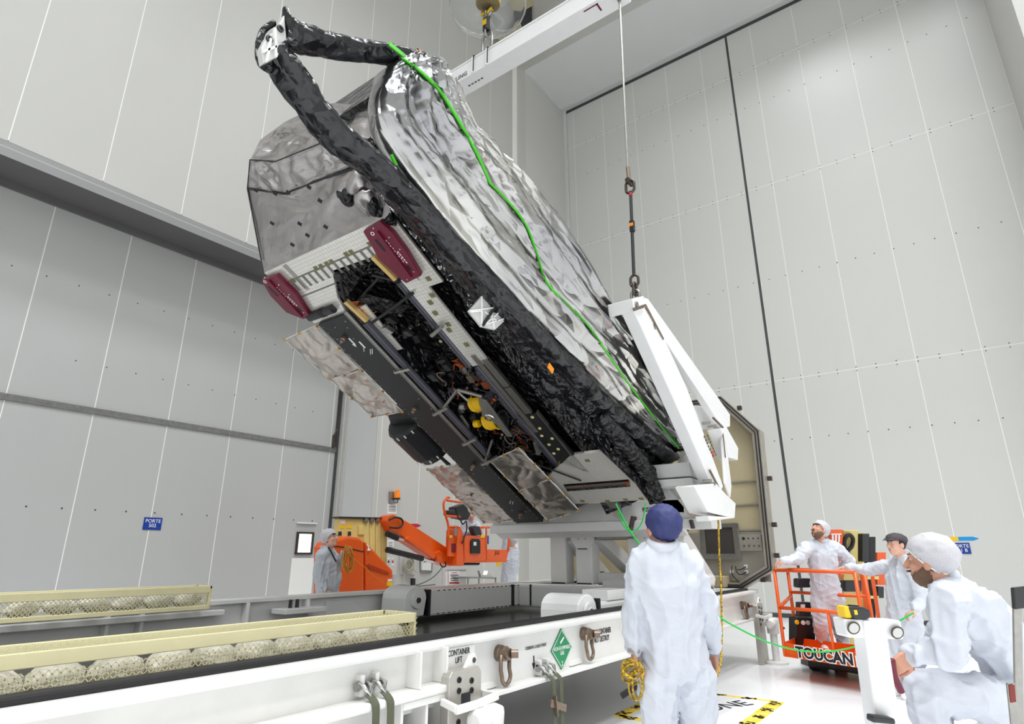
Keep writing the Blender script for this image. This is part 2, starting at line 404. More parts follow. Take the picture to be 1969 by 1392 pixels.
# bus body
b = MB(); b.frame(W(2.27, .945, 1.1), SA, SB, SN, 2.27, .92, .8); b.frame(W(-.3, .9, 1.35), SA, SB, SN, .45, .85, .55)
b.build('bus_body', M['mli_black'], sat)
sheet([W(.4, .4, .3), W(4.4, .4, .3), W(4.4, 1.4, .3), W(.4, 1.4, .3)], 90, 24, .035, 4, SN).build('cavity_blanket', M['mli_black'], sat, smooth=True)
# radiator panels (underside)
flatpoly('radiator_panel', [(0, 0), (.783, 0), (.783, .22), (.6, .22), (.55, .42), (.3, .42), (.27, 1.06), (.55, 1.28), (.75, 1.35), (.75, 1.89), (0, 1.89)], 0, .03, M['tiles'], bevel=.006, uv=.04)
flatpoly('radiator_strip', [(.79, .19), (1.85, .19), (1.85, .42), (.62, .42), (.62, .25)], .005, .03, M['tiles'], uv=.04)
flatpoly('radiator_strip', [(.75, 1.06), (1.4, 1.1), (1.4, 1.17), (.75, 1.17)], .015, .035, M['tiles'], uv=.04)
flatpoly('edge_strip', [(1.79, .17), (2.22, .165), (2.22, .25), (1.79, .25)], -.01, .03, M['steel'])
flatpoly('edge_strip', [(2.235, .165), (2.68, .16), (2.68, .25), (2.235, .25)], -.01, .03, M['steel'])
flatpoly('side_rail', [(1.7, .27), (3.0, .27), (3.0, .33), (1.7, .33)], -.01, .03, M['steel'])
flatpoly('dark_panel', [(2.7, .1), (3.85, .05), (3.62, .32), (2.7, .36)], .0, .03, M['panel_black'])
flatpoly('edge_strip', [(2.68, .09), (3.48, .09), (3.48, .105), (2.68, .105)], -.012, .03, M['steel'])
# slots and markers on the radiator
for k in range(14):
    v = .38+k*.098
    MB().frame(W(.262, v, -.002), SA, SB, SN, .065, .016, .002).build('slot', mat('slot_grey', srgb(120, 118, 116), .5) if k == 0 else bpy.data.materials['slot_grey'], sat)
MB().frame(W(.19, 1.05, -.002), SA, SB, SN, .008, .66, .002).build('slot_line', bpy.data.materials['slot_grey'], sat)
MB().frame(W(.40, 1.45, -.002), SA, SB, SN, .008, .3, .002).build('slot_line', bpy.data.materials['slot_grey'], sat)
MB().frame(W(.185, 1.55, -.002), SA, SB, SN, .17, .03, .001).build('steel_strip', M['steel'], sat)  # plain steel strip lying flat on the radiator tiles
fd = mat('fiducial_olive', srgb(120, 118, 80), .5)
for (s, v) in [(.17, .42), (.17, .68), (.17, .75), (.18, .98), (.18, 1.05), (.18, 1.14), (.18, 1.22), (.2, 1.62), (.95, .3), (1.25, .3), (1.32, .34), (1.55, .28), (1.08, .34), (.7, .12), (.88, .22)]:
    MB().frame(W(s, v, -.002), SA, SB, SN, .025, .025, .003).lathe(W(s, v, -.003), -SN, [(0, .012), (.006, .01)], 8).build('target_marker', fd, sat)
for (s, v) in [(2.75, .2), (2.85, .3), (2.95, .22), (3.08, .27), (3.15, .17), (3.25, .27), (3.35, .2), (3.42, .3), (1.15, .55), (1.45, .62), (1.6, .8), (1.3, .9)]:
    MB().lathe(W(s, v, -.002 if s > 2.7 else .25), -SN, [(0, .022), (.008, .018)], 8).build('target_dot', mat('dot_cream', srgb(215, 210, 150), .5) if s == 2.75 else bpy.data.materials['dot_cream'], sat)
# cavity frame walls
for (p, q) in [((.3, .42), (.3, 1.2)), ((.6, .43), (4.3, .43)), ((.6, 1.2), (4.3, 1.2)), ((4.3, .43), (4.3, 1.2))]:
    MB().prism([W(*p, .02), W(*q, .02), W(*q, .33), W(*p, .33)], (W(*q, 0)-W(*p, 0)).cross(SN).normalized()*.02).build('cavity_wall', M['mli_black'], sat)
# carbon tubes along the cavity edges with brackets
def stube(name, s0, s1, v, h, r, m): return MB().tube([W(s0, v, h), W(s1, v, h)], r, 12).build(name, m, sat, smooth=False)
stube('strut_tube', .64, 1.84, .47, .03, .04, M['tube_grey']); stube('strut_tube', 1.88, 4.05, .41, .05, .035, M['tube_grey'])
stube('strut_tube', .92, 3.3, 1.2, -.02, .042, M['tube_grey']); stube('edge_tube', .72, 3.45, 1.31, -.03, .028, M['steel'])
stube('strut_tube', 2.0, 3.9, .52, .1, .02, M['tube_grey'])
for (s0, v0, s1, v1) in [(1.2, .3, 1.28, .52), (1.62, 1.12, 1.62, 1.36), (2.3, 1.1, 2.38, 1.38), (2.9, 1.1, 2.98, 1.36), (3.3, 1.05, 3.4, 1.36), (3.1, .36, 3.32, .44)]:
    MB().bar(W(s0, v0, -.06), W(s1, v1, -.06), .035, .05, SN).bar(W(s1, v1, -.06), W(s1+.02, v1+.01, .0), .035, .04, SA).build('clamp_bracket', M['steel'], sat, bevel=.004)
for (s, v) in [(.43, .45), (.76, 1.18)]:
    br_ = MB().bar(W(s-.15, v+.02, -.02), W(s+.15, v-.02, -.02), .05, .05, SN).build('gold_bracket', M['gold'], sat, bevel=.004)
    b = MB()
    for k in range(10): b.tube([W(s-.1+.02*k, v+(.02 if v < 1 else -.02), .0), W(s-.06+.02*k, v+(.07 if v < 1 else -.07), .04+.02*(k % 3)), W(s-.02+.02*k, v+(.12 if v < 1 else -.12), .12)], .006, 5)
    stuff(b.build('wire_bundle', M['copper'], sat))
# black struts across the upper cavity
for p, q in [((.34, 1.02, -.02), (.62, 1.2, -.03)), ((.95, 1.12, -.02), (.78, .38, -.02)), ((.7, 1.15, .05), (.55, .7, .1)), ((.5, .75, .08), (.7, .42, .05))]:
    MB().tube([W(*p), W(*q)], .016, 8).build('support_rod', M['panel_black'], sat)
MB().ball(W(.34, 1.03, -.02), (.05, .05, .05), 10, 6).build('rod_joint', M['dark'], sat)
sheet([W(.62, .95, .02), W(.95, .6, .05), W(1.05, .95, .1), W(.72, 1.15, .02)], 14, 14, .03, 6, SN).build('cable_cover', M['mli_black'], sat, smooth=True)
for k in range(8):
    MB().ball(W(.5+.16*k, .58+.02*(k % 3), .22), (.02, .02, .012), 6, 4).build('stud', M['chrome'], sat)
# harness clutter in the cavity
random.seed(3)
b = MB()
for k in range(60):
    s = random.uniform(1.7, 4.2); v = random.uniform(.5, 1.12); h = random.uniform(.12, .28)
    pts = [W(s, v, h)]
    for j in range(4):
        s += random.uniform(-.12, .14); v = min(1.15, max(.48, v+random.uniform(-.12, .12))); h = min(.29, max(.05, h+random.uniform(-.06, .06))); pts.append(W(s, v, h))
    b.tube(pts, random.uniform(.006, .014), 5)
stuff(b.build('cable_harness', M['dark'], sat, smooth=True))
for mm, cnt in ((M['copper'], 9), (M['tube_grey'], 12), (M['brown_steel'], 8)):
    b = MB()
    for k in range(cnt):
        s = random.uniform(1.7, 2.3) if k % 2 else random.uniform(2.9, 3.8); v = random.uniform(.5, .7) if k % 3 else random.uniform(.8, 1.1); h = random.uniform(.02, .12); pts = [W(s, v, h)]
        for j in range(5): s += random.uniform(-.04, .09); v = min(1.15, max(.46, v+random.uniform(-.07, .07))); h = min(.2, max(-.02, h+random.uniform(-.04, .04))); pts.append(W(s, v, h))
        b.tube(spline(pts, 3), random.uniform(.004, .009), 5)
    stuff(b.build('wire_bundle', mm, sat, smooth=True))
for k in range(84):
    s = random.uniform(1.0, 4.0) if k > 20 else random.uniform(1.75, 2.4); v = random.uniform(.5, 1.12); h = random.uniform(.0, .2); r = random.uniform(.012, .042)
    if 2.2 < s < 3.0 and .6 < v < 1.05: v = random.choice([.5, .55, 1.1])
    mm = random.choice([M['dark'], M['dark'], M['steel'], M['copper'], M['panel_black'], M['tube_grey'], M['brown_steel'], M['panel_black'], M['dark_steel']])
    if random.random() < .5: MB().frame(W(s, v, h), (SA+SB*random.uniform(-.6, .6)).normalized(), SN.cross(SA), SN, r*1.4, r, r*.8).build('equipment_box', mm, sat, bevel=.003)
    else: MB().lathe(W(s, v, h), -SN+SA*random.uniform(-.5, .5), [(0, r*.6), (.02, r*.6), (.03, r*.4), (.07, r*.4)], 10).build('connector', mm, sat)
# two gimballed thrusters with yellow covers
def thruster(s, v, k):
    t = MB().lathe(W(s, v, .1), (SB*1-SA*.1), [(-.17, .05), (-.12, .07), (-.1, .09), (-.06, .095), (.08, .095), (.1, .08), (.16, .06)], 18).build('thruster', M['dark'], sat, smooth=False)
    b = MB(); n_ = 14
    ax = (SB-SA*.1).normalized(); e1 = SA.copy(); e2 = -SN
    for j in range(n_):
        a0 = math.radians(-75+150*j/n_); a1 = math.radians(-75+150*(j+1)/n_)
        P = lambda an, r, t_: W(s, v, .1)+ax*t_+(e2*math.cos(an)+e1*math.sin(an))*r
        b.prism([P(a0, .1, -.07), P(a1, .1, -.07), P(a1, .112, -.07), P(a0, .112, -.07)], ax*.17)
    b.build('yellow_cover', M['yel'], t); 
    for tt in (-.06, .05):
        MB().tube([W(s, v, .1)+ax*tt+(e2*math.cos(x)+e1*math.sin(x))*.116 for x in [math.radians(-85+10*i) for i in range(18)]], .007, 6).build('cover_strap', M['yel'], t)
    MB().lathe(W(s-.02, v-.0, .04)+ax*.17, ax, [(0, .045), (.07, .045), (.08, .03)], 12).build('cover_end', M['yel'] if k else M['steel'], t)
    MB().tube([W(s, v, .1)+ax*-.13+(e2*math.cos(x)+e1*math.sin(x))*.1 for x in [math.radians(20*i) for i in range(18)]], .014, 6, closed=True).build('gimbal_ring', M['steel'], t)
thruster(2.47, .79, 0); thruster(2.8, .82, 1)
for p, q, r in [((2.08, .78, -.05), (2.36, 1.25, -.05), .018), ((2.08, .78, -.05), (2.25, .55, -.05), .022), ((2.06, .83, -.04), (2.3, .8, -.03), .016), ((3.02, .95, -.02), (3.38, 1.3, -.05), .016), ((2.55, 1.12, .02), (2.75, 1.15, .02), .02)]:
    MB().tube([W(*p), W(*q)], r, 8).build('support_rod', M['steel'], sat)
MB().prism([W(*p, -.06) for p in [(2.25, .6), (2.32, .54), (2.97, .6), (2.95, .66), (2.6, .68), (2.55, .76), (2.45, .7)]], SN*.03).build('gimbal_plate', M['steel'], sat, bevel=.004)
b = MB(); b.tube([W(2.58, .67, -.07)+SA*(.05*math.cos(x))+SB*(.05*math.sin(x)) for x in [math.radians(30*i) for i in range(12)]], .012, 6, closed=True); b.build('bearing_ring', M['chrome'], sat)
# black closing panel with bolts, cups and markings
bp = flatpoly('equipment_panel', [(.74, 1.33), (4.83, 1.28), (4.84, 1.745), (.75, 1.79)], -.045, .03, M['panel_black'], bevel=.004)
b = MB()
for k in range(46):
    s = .8+4.0*k/45; b.lathe(W(s, 1.765-.009*s, -.046), -SN, [(0, .007), (.005, .005)], 5)
    if s > 3.6: b.lathe(W(s, 1.33-.009*s+.02, -.046), -SN, [(0, .007), (.005, .005)], 5)
for s, v in [(.85, 1.6), (.9, 1.45), (.82, 1.4), (1.0, 1.72), (1.05, 1.5), (2.1, 1.4), (2.4, 1.7), (2.3, 1.36), (3.5, 1.4), (3.6, 1.65), (4.5, 1.6), (4.55, 1.4)]: b.lathe(W(s, v, -.046), -SN, [(0, .01), (.005, .008)], 6)
stuff(b.build('bolt', M['steel'], bp))
for s, v in [(1.01, 1.62), (2.24, 1.58), (3.43, 1.53), (4.6, 1.51)]:
    MB().lathe(W(s, v, -.045), -SN, [(0, .035), (.03, .032), (.045, .02), (.06, .024), (.075, .012)], 12).build('cup_fitting', M['brown_steel'], bp, smooth=False)
for s, v in [(1.08, 1.56), (1.16, 1.47)]:
    MB().frame(W(s, v, -.047), SA, SB, SN, .05, .012, .001).build('marking', M['sign_white'], bp)
MB().poly([W(1.12, 1.6, -.047), W(1.12, 1.545, -.047), W(1.17, 1.57, -.047)]).build('arrow_mark', M['sign_white'], bp)
for s, v in [(1.28, 1.45), (1.28, 1.42), (1.22, 1.5), (4.3, 1.5), (4.32, 1.47)]:
    MB().frame(W(s, v, -.047), (SA+SB*.9).normalized(), (SB-SA*.9).normalized(), SN, .045, .004, .001).build('marking', M['sign_white'], bp)
MB().lathe(W(.64, 1.62, -.03), SB, [(-.2, .05), (.2, .05)], 16).build('roller', M['dark'], sat)
MB().lathe(W(.64, 1.62, -.03), SB, [(-.06, .054), (.0, .054)], 16).build('roller_band', M['black'], sat)
# foil flaps with tape tabs
def flap(sv, sag, seed):
    pts = [W(s, v, h) for s, v, h in sv]
    o = sheet(pts, 60, 36, .028, 3.2, SN, seed, sag, pin=False).build('foil_flap', M['mli_gold'], sat, smooth=True, solid=.004)
    p00, p10, p11, p01 = pts
    MB().tube([p00, p10, p11, p01], .008, 5, closed=True).build('hem', M['paper'], o)
    for (p, q) in ((p00, p10), (p10, p11), (p11, p01), (p01, p00)):
        for t in (.02, .5):
            MB().frame(p.lerp(q, t), SA, SB, SN, .014, .014, .011).build('tape_tab', M['kapton'], o)
    return o
flap([(.77, 1.88, -.01), (1.52, 1.87, -.01), (1.55, 2.5, .02), (.83, 2.56, .02)], -.06, 1.0)
flap([(1.52, 1.87, -.01), (2.29, 1.85, -.01), (2.32, 2.45, .02), (1.55, 2.5, .02)], .05, 2.0)
flap([(3.4, 1.8, -.01), (4.1, 1.79, -.01), (4.2, 2.42, .02), (3.49, 2.44, .02)], -.06, 3.0)
flap([(4.1, 1.79, -.01), (4.82, 1.77, -.01), (4.9, 2.41, .02), (4.2, 2.42, .02)], .04, 4.0)
flap([(3.37, 1.21, -.05), (4.05, 1.19, -.05), (3.85, .6, -.05), (3.19, .65, -.05)], .05, 5.0)
flap([(4.05, 1.19, -.05), (4.79, 1.17, -.05), (4.58, .56, -.05), (3.85, .6, -.05)], -.05, 6.0)
# maroon handling covers
def cover(pts, nm, up):
    o = flatpoly('protective_cover', pts, -.06, -.005, M['maroon'], bevel=.008)
    return o
c1 = cover([(.0, .09), (.14, .06), (.36, .07), (.62, .12), (.64, .33), (.54, .36), (.31, .40), (.12, .35), (.02, .33)], 0, 0)
c2 = cover([(.06, 1.69), (.33, 1.68), (.64, 1.78), (.62, 1.9), (.48, 2.03), (.24, 2.02), (.04, 1.94)], 0, 0)
for c_, vv, sg in ((c1, .2, 1), (c2, 1.85, 1)):
    MB().frame(W(.33, vv, -.07), (SA+SB*.07).normalized(), SB, SN, .26, .012, .012).build('cover_rib', M['maroon'], c_, bevel=.004)
    MB().frame(W(.2, vv+.07, -.0605), SA, SB, SN, .07, .014, .001).build('cover_slot', M['black'], c_)
    MB().frame(W(.5, vv-.03, -.0605), SA, SB, SN, .03, .018, .001).build('cover_slot', M['black'], c_)
    for k in range(9):
        MB().frame(W(.18+.03*k, vv-.025-.006*(k % 2), -.0605), SA, SB, SN, .009, .004, .0008).build('marking', M['sign_white'], c_)
        if k > 3: MB().frame(W(.2+.03*k, vv-.05, -.0605), SA, SB, SN, .01, .006, .0008).build('marking', M['sign_white'], c_)
    MB().tube([W(.07, vv+.05, -.062)+SA*(.016*math.cos(x))+SB*(.016*math.sin(x)) for x in [math.radians(30*i) for i in range(12)]], .004, 5, closed=True).build('hole_ring', M['sign_white'], c_)
    for (s, v) in [(.03, .0), (.16, -.08), (.55, -.05), (.6, .08), (.3, -.09)]: MB().lathe(W(s, vv+v, -.06), -SN, [(0, .009), (.006, .006)], 6).build('cover_screw', M['chrome'], c_)
# low radiator wing
lw = flatpoly('radiator_wing', [(3.49, .12), (3.49, -.42), (4.5, -.44), (4.5, .72), (3.9, .7)], -.0, .04, M['tiles'], bevel=.006, uv=.03)
flatpoly('wing_slot', [(4.05, .52), (4.05, -.38), (4.19, -.34), (4.2, .54)], -.006, .0, M['mli_black'], lw)
MB().tube([W(4.09, .5, -.02), W(4.09, -.38, -.02)], .018, 8).build('heat_pipe', M['brown_steel'], lw)
MB().lathe(W(4.1, -.36, -.02), SB, [(0, .03), (.03, .03)], 8).build('pipe_end', M['copper'], lw)
MB().frame(W(3.995, -.44, .02), SA, SB, SN, .5, .008, .03).build('wing_edge', M['chrome'], lw)
for s, v in [(3.62, -.05), (3.6, -.36), (4.47, .1), (4.46, -.15), (4.46, -.36), (4.44, .45)]: MB().frame(W(s, v, -.002), SA, SB, SN, .022, .03, .003).build('target_marker', fd, lw)
MB().prism([W(3.42, .3, .0), W(3.82, .08, .0), W(3.82, .1, .2), W(3.42, .3, .2)], SB*.02).build('fin_plate', M['panel_black'], sat)
MB().prism([W(3.56, .3, .0), W(3.72, .42, .0), W(3.66, .42, .25), W(3.5, .3, .25)], SA*.01).build('gold_plate', M['gold'], sat)
for s in (3.55,): MB().tube([W(s, .62, -.03), W(3.95, .2, -.04)], .012, 6).build('support_rod', M['panel_black'], sat)
# far-side black canister
cn = MB().lathe(W(2.62, 2.22, .2), SA, [(-.02, .14), (0, .27), (.04, .3), (.55, .3), (.68, .26), (.7, .1)], 20).build('canister', mat('black_cloth', (.014, .014, .017), .45, bump=.2, bscale=12), sat)
b = MB()
for k in range(16):
    x = math.radians(22.5*k)
    for t in (.05, .6): b.frame(W(2.62+t, 2.22, .2)+(SB*math.cos(x)+SN*math.sin(x))*.302, SA, (SB*math.cos(x)+SN*math.sin(x)), (SN*math.cos(x)-SB*math.sin(x)), .025, .004, .008)
stuff(b.build('stitch', M['sign_white'], cn))
MB().prism([W(2.42, 2.3, .1), W(2.5, 1.85, .1), W(2.62, 1.9, .1), W(2.6, 2.4, .1)], SN*.2).build('canister_mount', M['panel_black'], sat)
MB().tube([W(3.3, 2.05, .05), W(3.38, 1.95, -.02), W(3.45, 1.98, .02), W(3.36, 2.08, .08)], .02, 8).build('canister_handle', M['dark'], sat)
MB().bar(W(3.2, 2.0, .3), W(3.9, 1.7, .3), .1, .1).build('canister_arm', M['grey_paint'], sat)
# silver foil hood on the upper end
HT = [(482, 305, .75), (500, 269, 1.15), (548, 234, 1.3), (589, 214, 1.35), (641, 198, 1.35), (719, 205, 1.2), (735, 268, .9), (638, 266, .72), (532, 309, .72)]
def multi(pts, amp, sc, seed, n=26, cen=None):
    P = [slp(*p) for p in pts]; c_ = cen or sum(P, Vector())/len(P); m = len(P)
    b = MB(); view = SN*-1
    ring = 20
    def fn(u, v):
        t = u*m; i = int(t) % m; f = t-int(t); e = P[i].lerp(P[(i+1) % m], f); p = c_.lerp(e, v)
        wgt = min(1, 5*(1-v)); d = amp*(ridge(p, sc, seed)+.6*ridge(p, sc*2.6, seed+3)-.5)
        # tension folds running to the rim
        d += amp*.5*mnoise.noise(Vector((u*m*2.2, seed, v*.6)))*v
        return p+(-SN*.7-SA*.7)*d*wgt
    b.grid(fn, m*n//2, ring, closed_u=True); return b
multi(HT, .06, 3.2, 1.5).build('foil_panel', M['mli_silver'], sat, smooth=True)
multi([(482, 307, .75), (532, 310, .72), (546, 371, 1.0), (477, 362, 1.0)], .04, 4, 2.5).build('foil_panel', M['mli_silver'], sat, smooth=True)
multi([(532, 310, .72), (638, 267, .72), (735, 268, .9), (735, 330, .95), (690, 318, 1.0), (546, 371, 1.0)], .045, 4, 3.5).build('foil_panel', M['mli_silver'], sat, smooth=True)
multi([(477, 363, 1.0), (546, 372, 1.0), (600, 352, 1.0), (690, 319, 1.0), (735, 331, 1.0), (752, 412, .0), (630, 470, .0), (509, 527, .0)], .028, 2.6, 4.5, 30).build('foil_panel', M['mli_silver'], sat, smooth=True)
for L_ in ([(482, 306), (532, 309), (638, 266), (735, 267)], [(477, 362), (546, 371), (690, 318), (735, 330)], [(532, 309), (546, 371)], [(482, 307), (477, 362), (509, 527)]):
    P = []
    for i in range(len(L_)-1):
        for t in range(6): 
            k = .74 if L_[0] == (482, 306) else 1.0
            x = L_[i][0]+(L_[i+1][0]-L_[i][0])*t/6; y = L_[i][1]+(L_[i+1][1]-L_[i][1])*t/6
            P.append(slp(x, y, k)-SN*.012)
    MB().tube(P, .008, 5).build('foil_seam', M['dark'], sat)
for (x, y) in [(529, 429), (597, 452), (621, 386), (582, 430), (568, 470), (560, 370), (632, 436), (498, 366), (535, 372), (600, 360)]:
    p = slp(x, y, .95)-SN*.03-SA*.02; MB().frame(p, (SB+SA*.5).normalized(), (SB*-.5+SA).normalized(), (SN+SA).normalized(), .022, .02, .002).build('tape_patch', M['black'], sat)
# loose foil bunch on the upper corner
for (x, y, r) in [(690, 350, .12), (705, 385, .11), (722, 398, .07), (748, 418, .06), (665, 375, .08)]:
    b = MB(); b.ball(slp(x, y, .5), (r, r, r*.8), 22, 14)
    for p in b.v:
        d = mnoise.noise(p*9)*.05+ridge(p, 14)*.02; p += Vector((d, d*.6, -d))
    b.build('crumpled_foil', M['mli_silver'] if r > .1 else M['mli_black'], sat, smooth=True)
# near-side blanket
sheet([W(-.55, -.06, -.02), W(4.45, -.06, .02), W(4.45, -.06, 1.7), W(-.55, -.06, 1.6)], 120, 44, .09, 2.2, SB, 7).build('side_blanket', M['mli_black'], sat, smooth=True)
sheet([W(3.9, -.3, .35), W(4.75, -.35, .25), W(4.75, .25, -.02), W(4.3, .2, .02)], 30, 20, .06, 4, SN, 9).build('skirt_blanket', M['mli_black'], sat, smooth=True)
def wrapped(name, px, v, r0, r1, m, seed, flat=.75, amp=.42, n=9):
    P = spline([pV(x, y, v) if not isinstance(v, list) else pV(x, y, v[i]) for i, (x, y) in enumerate(px)], n)
    K = len(P); nn = 22; b = MB()
    rs = [(r0+(r1-r0)*i/(K-1)) for i in range(K)]
    b.tube(P, rs, nn, flat=flat)
    k = 0
    for i in range(K):
        for j in range(nn):
            p = b.v[i*nn+j]; o_ = p-P[i]
            q = Vector((i*.23, j*.9, seed)); d = amp*(.55*mnoise.noise(Vector((i*.06, math.cos(6.283*j/nn)*1.6+seed, math.sin(6.283*j/nn)*1.6)))+.45*(1-2*abs(mnoise.noise(Vector((i*.32+seed, math.cos(6.283*j/nn)*1.8, math.sin(6.283*j/nn)*1.8))))) -.15)
            b.v[i*nn+j] = P[i]+o_*(1+d)
    return b.build(name, m, sat, smooth=True)
wrapped('wrapped_boom', [(520, 100), (560, 150), (640, 255), (715, 318), (790, 392), (880, 487), (1003, 622), (1090, 705), (1190, 803), (1288, 880)], 2.95, .115, .12, M['mli_black_soft'], 1)
wrapped('wrapped_boom', [(735, 330), (800, 408), (888, 512), (962, 600), (1042, 692), (1102, 755), (1172, 832), (1250, 920)], 3.1, .12, .13, M['mli_black'], 4)
wrapped('wrapped_boom', [(1150, 800), (1195, 850), (1238, 905), (1262, 962)], 3.0, .1, .1, M['mli_black'], 14, n=10)
sheet([pV(1040, 640, 3.12), pV(1292, 872, 3.02), pV(1262, 968, 3.02), pV(1000, 720, 3.2)], 60, 30, .06, 4, EY, 21).build('gap_blanket', M['mli_black'], sat, smooth=True)
wrapped('wrapped_boom', [(548, 65), (600, 78), (680, 96), (745, 106), (796, 116)], 2.9, .105, .085, M['mli_black_soft'], 8, n=10)
wrapped('wrap_collar', [(549, 16), (553, 50), (556, 92)], 2.9, .02, .07, M['mli_black_soft'], 11, n=8)
wrapped('wrap_collar', [(526, 45), (506, 60), (497, 95), (505, 125), (530, 138)], 2.93, .022, .03, M['mli_black'], 12, n=6)
ap = MB().prism([pV(x, y, 2.86) for x, y in [(547, 28), (553, 92), (528, 112), (507, 122), (502, 92), (514, 70), (530, 58)]], EY*.05).build('apex_plate', M['grey_paint'], sat, bevel=.006)
for (x, y) in [(538, 56), (517, 76)]: MB().lathe(pV(x, y, 2.86), -EY, [(0, .022), (.012, .022), (.012, .012), (.004, .012)], 14).build('plate_bush', M['dark'], ap)
for (p, q) in [((528, 55), (530, 110)), ((505, 100), (545, 85)), ((512, 118), (520, 75))]: MB().bar(pV(*p, 2.85), pV(*q, 2.85), .012, .02, EY).build('plate_rib', M['sign_white'], ap)
# silver plastic bag over the folded panels
BL = [(756, 120), (736, 150), (723, 205), (738, 262), (800, 348), (880, 452), (1003, 588), (1120, 703), (1200, 783), (1276, 850), (1302, 866)]
BR = [(802, 112), (850, 140), (886, 190), (925, 255), (1000, 332), (1082, 432), (1146, 545), (1233, 655), (1300, 768), (1318, 842), (1312, 868)]
PL = spline([pV(x, y, 2.86) for x, y in BL], 18); PR = spline([pV(x, y, 2.74) for x, y in BR], 18)
bag = MB(); NU = 110
def bagfn(u, v):
    i = min(int(round(v*(len(PL)-1))), len(PL)-1); l, r = PL[i], PR[i]; wd = (r-l).length
    if u < .62:
        t = u/.62; p = l.lerp(r, t); bul = -.16*math.sin(math.pi*min(1, t*1.02))**.8*min(1, wd/.6)
        fold = .10*(1-2*abs(mnoise.noise(Vector((t*6.5+.3*math.sin(v*9), v*1.3, 2.2)))))+.05*(1-2*abs(mnoise.noise(Vector((t*12, v*7, 5)))))+.018*(1-2*abs(mnoise.noise(Vector((t*20, v*34, 1)))))-.05
        return p+EY*(bul-fold*min(1, 6*t, 6*(1-t)))+SN*(.03*mnoise.noise(Vector((v*22, t*4, 8))))
    t = (u-.62)/.38; p = r.lerp(l, t); return p+EY*(.34*math.sin(math.pi*t)**.5+.03*mnoise.noise(Vector((t*6, v*8, 3))))
bag.grid(bagfn, NU, len(PL), closed_u=True)
bag.build('plastic_bag', M['bag'], sat, smooth=True)
bvh = BVHTree.FromPolygons([tuple(p) for p in bag.v], bag.f)
def hit(x, y, tree=bvh):
    d = pxr(x, y).normalized(); r = tree.ray_cast(CAM, d); return (r[0], r[1]) if r[0] else (None, None)
def tape(px, wpx, name, m):
    P = []
    sp = spline([Vector((x, y, 0)) for x, y in px], 8)
    for q in sp:
        h_, nn_ = hit(q.x, q.y)
        if h_: P.append(h_-pxr(q.x, q.y).normalized()*.02)
    MB().tube(P, wpx, 6, flat=.9).build(name, m, sat)
tape([(752, 90), (768, 108), (800, 130), (842, 170), (878, 225), (912, 285), (935, 335), (942, 352)], .013, 'green_tape', M['green'])
tape([(942, 352), (975, 385), (1010, 430), (1030, 480), (1050, 540), (1090, 585), (1130, 625), (1165, 675), (1210, 740), (1260, 805), (1305, 862)], .011, 'green_tape', M['green'])
p = pV(757, 300, 2.9); MB().bar(pV(752, 297, 2.88), pV(762, 318, 2.88), .03, .012, EY).build('green_tab', M['green'], sat)
p = pV(766, 105, 2.76); MB().bar(pV(748, 84, 2.76), pV(790, 118, 2.76), .035, .012, EY).build('green_tab', M['green'], sat)
MB().frame(pV(1059, 708, 2.9), SA, SB, SN, .045, .004, .03).build('hang_tag', M['orange_tag'], sat)
MB().frame(pV(806, 102, 2.9), SA, SB, SN, .02, .02, .008).build('hang_tag', M['orange_tag'], sat)
for (x, y) in [(1086, 782), (1136, 824)]: MB().bar(pV(x-6, y-4, 3.2), pV(x+6, y+5, 3.2), .03, .02, EY).build('green_tab', M['green'], sat)
# white ribbed deployable plate on the near side
rf = MB()
for L_ in ([(902, 598), (926, 570), (948, 592), (926, 628)], [(926, 628), (945, 600), (975, 606), (972, 615), (952, 634)]):
    rf.prism([pV(x, y, 3.0) for x, y in L_], EY*.02)
rf = rf.build('ribbed_plate', M['grey_paint'], sat)
for (p, q) in [((902, 598), (948, 592)), ((926, 570), (926, 628)), ((905, 600), (925, 598)), ((930, 625), (972, 612)), ((930, 625), (960, 600)), ((950, 632), (945, 602)), ((932, 600), (956, 618))]:
    MB().bar(pV(*p, 2.99), pV(*q, 2.99), .01, .015, EY).build('plate_rib', M['sign_white'], rf)
MB().bar(pV(948, 596, 2.98), pV(928, 626, 2.98), .02, .02, EY).build('plate_slot', M['black'], rf)
# black bar with red caps near the hoist frame
bb = MB().bar(pV(1219, 652, 2.56), pV(1280, 738, 2.56), .09, .05, EY).build('black_bar', M['panel_black'], sat, bevel=.004)
MB().bar(pV(1232, 655, 2.55), pV(1286, 735, 2.55), .012, .06, EY).build('bar_edge', M['sign_white'], bb)
for x, y in [(1240, 662), (1277, 732)]:
    b = MB().ball(pV(x, y, 2.53), .036, 12, 8)
    for p in b.v: p += Vector((1, .5, -1))*mnoise.noise(p*30)*.012
    b.build('red_cap', M['red'], sat, smooth=False)
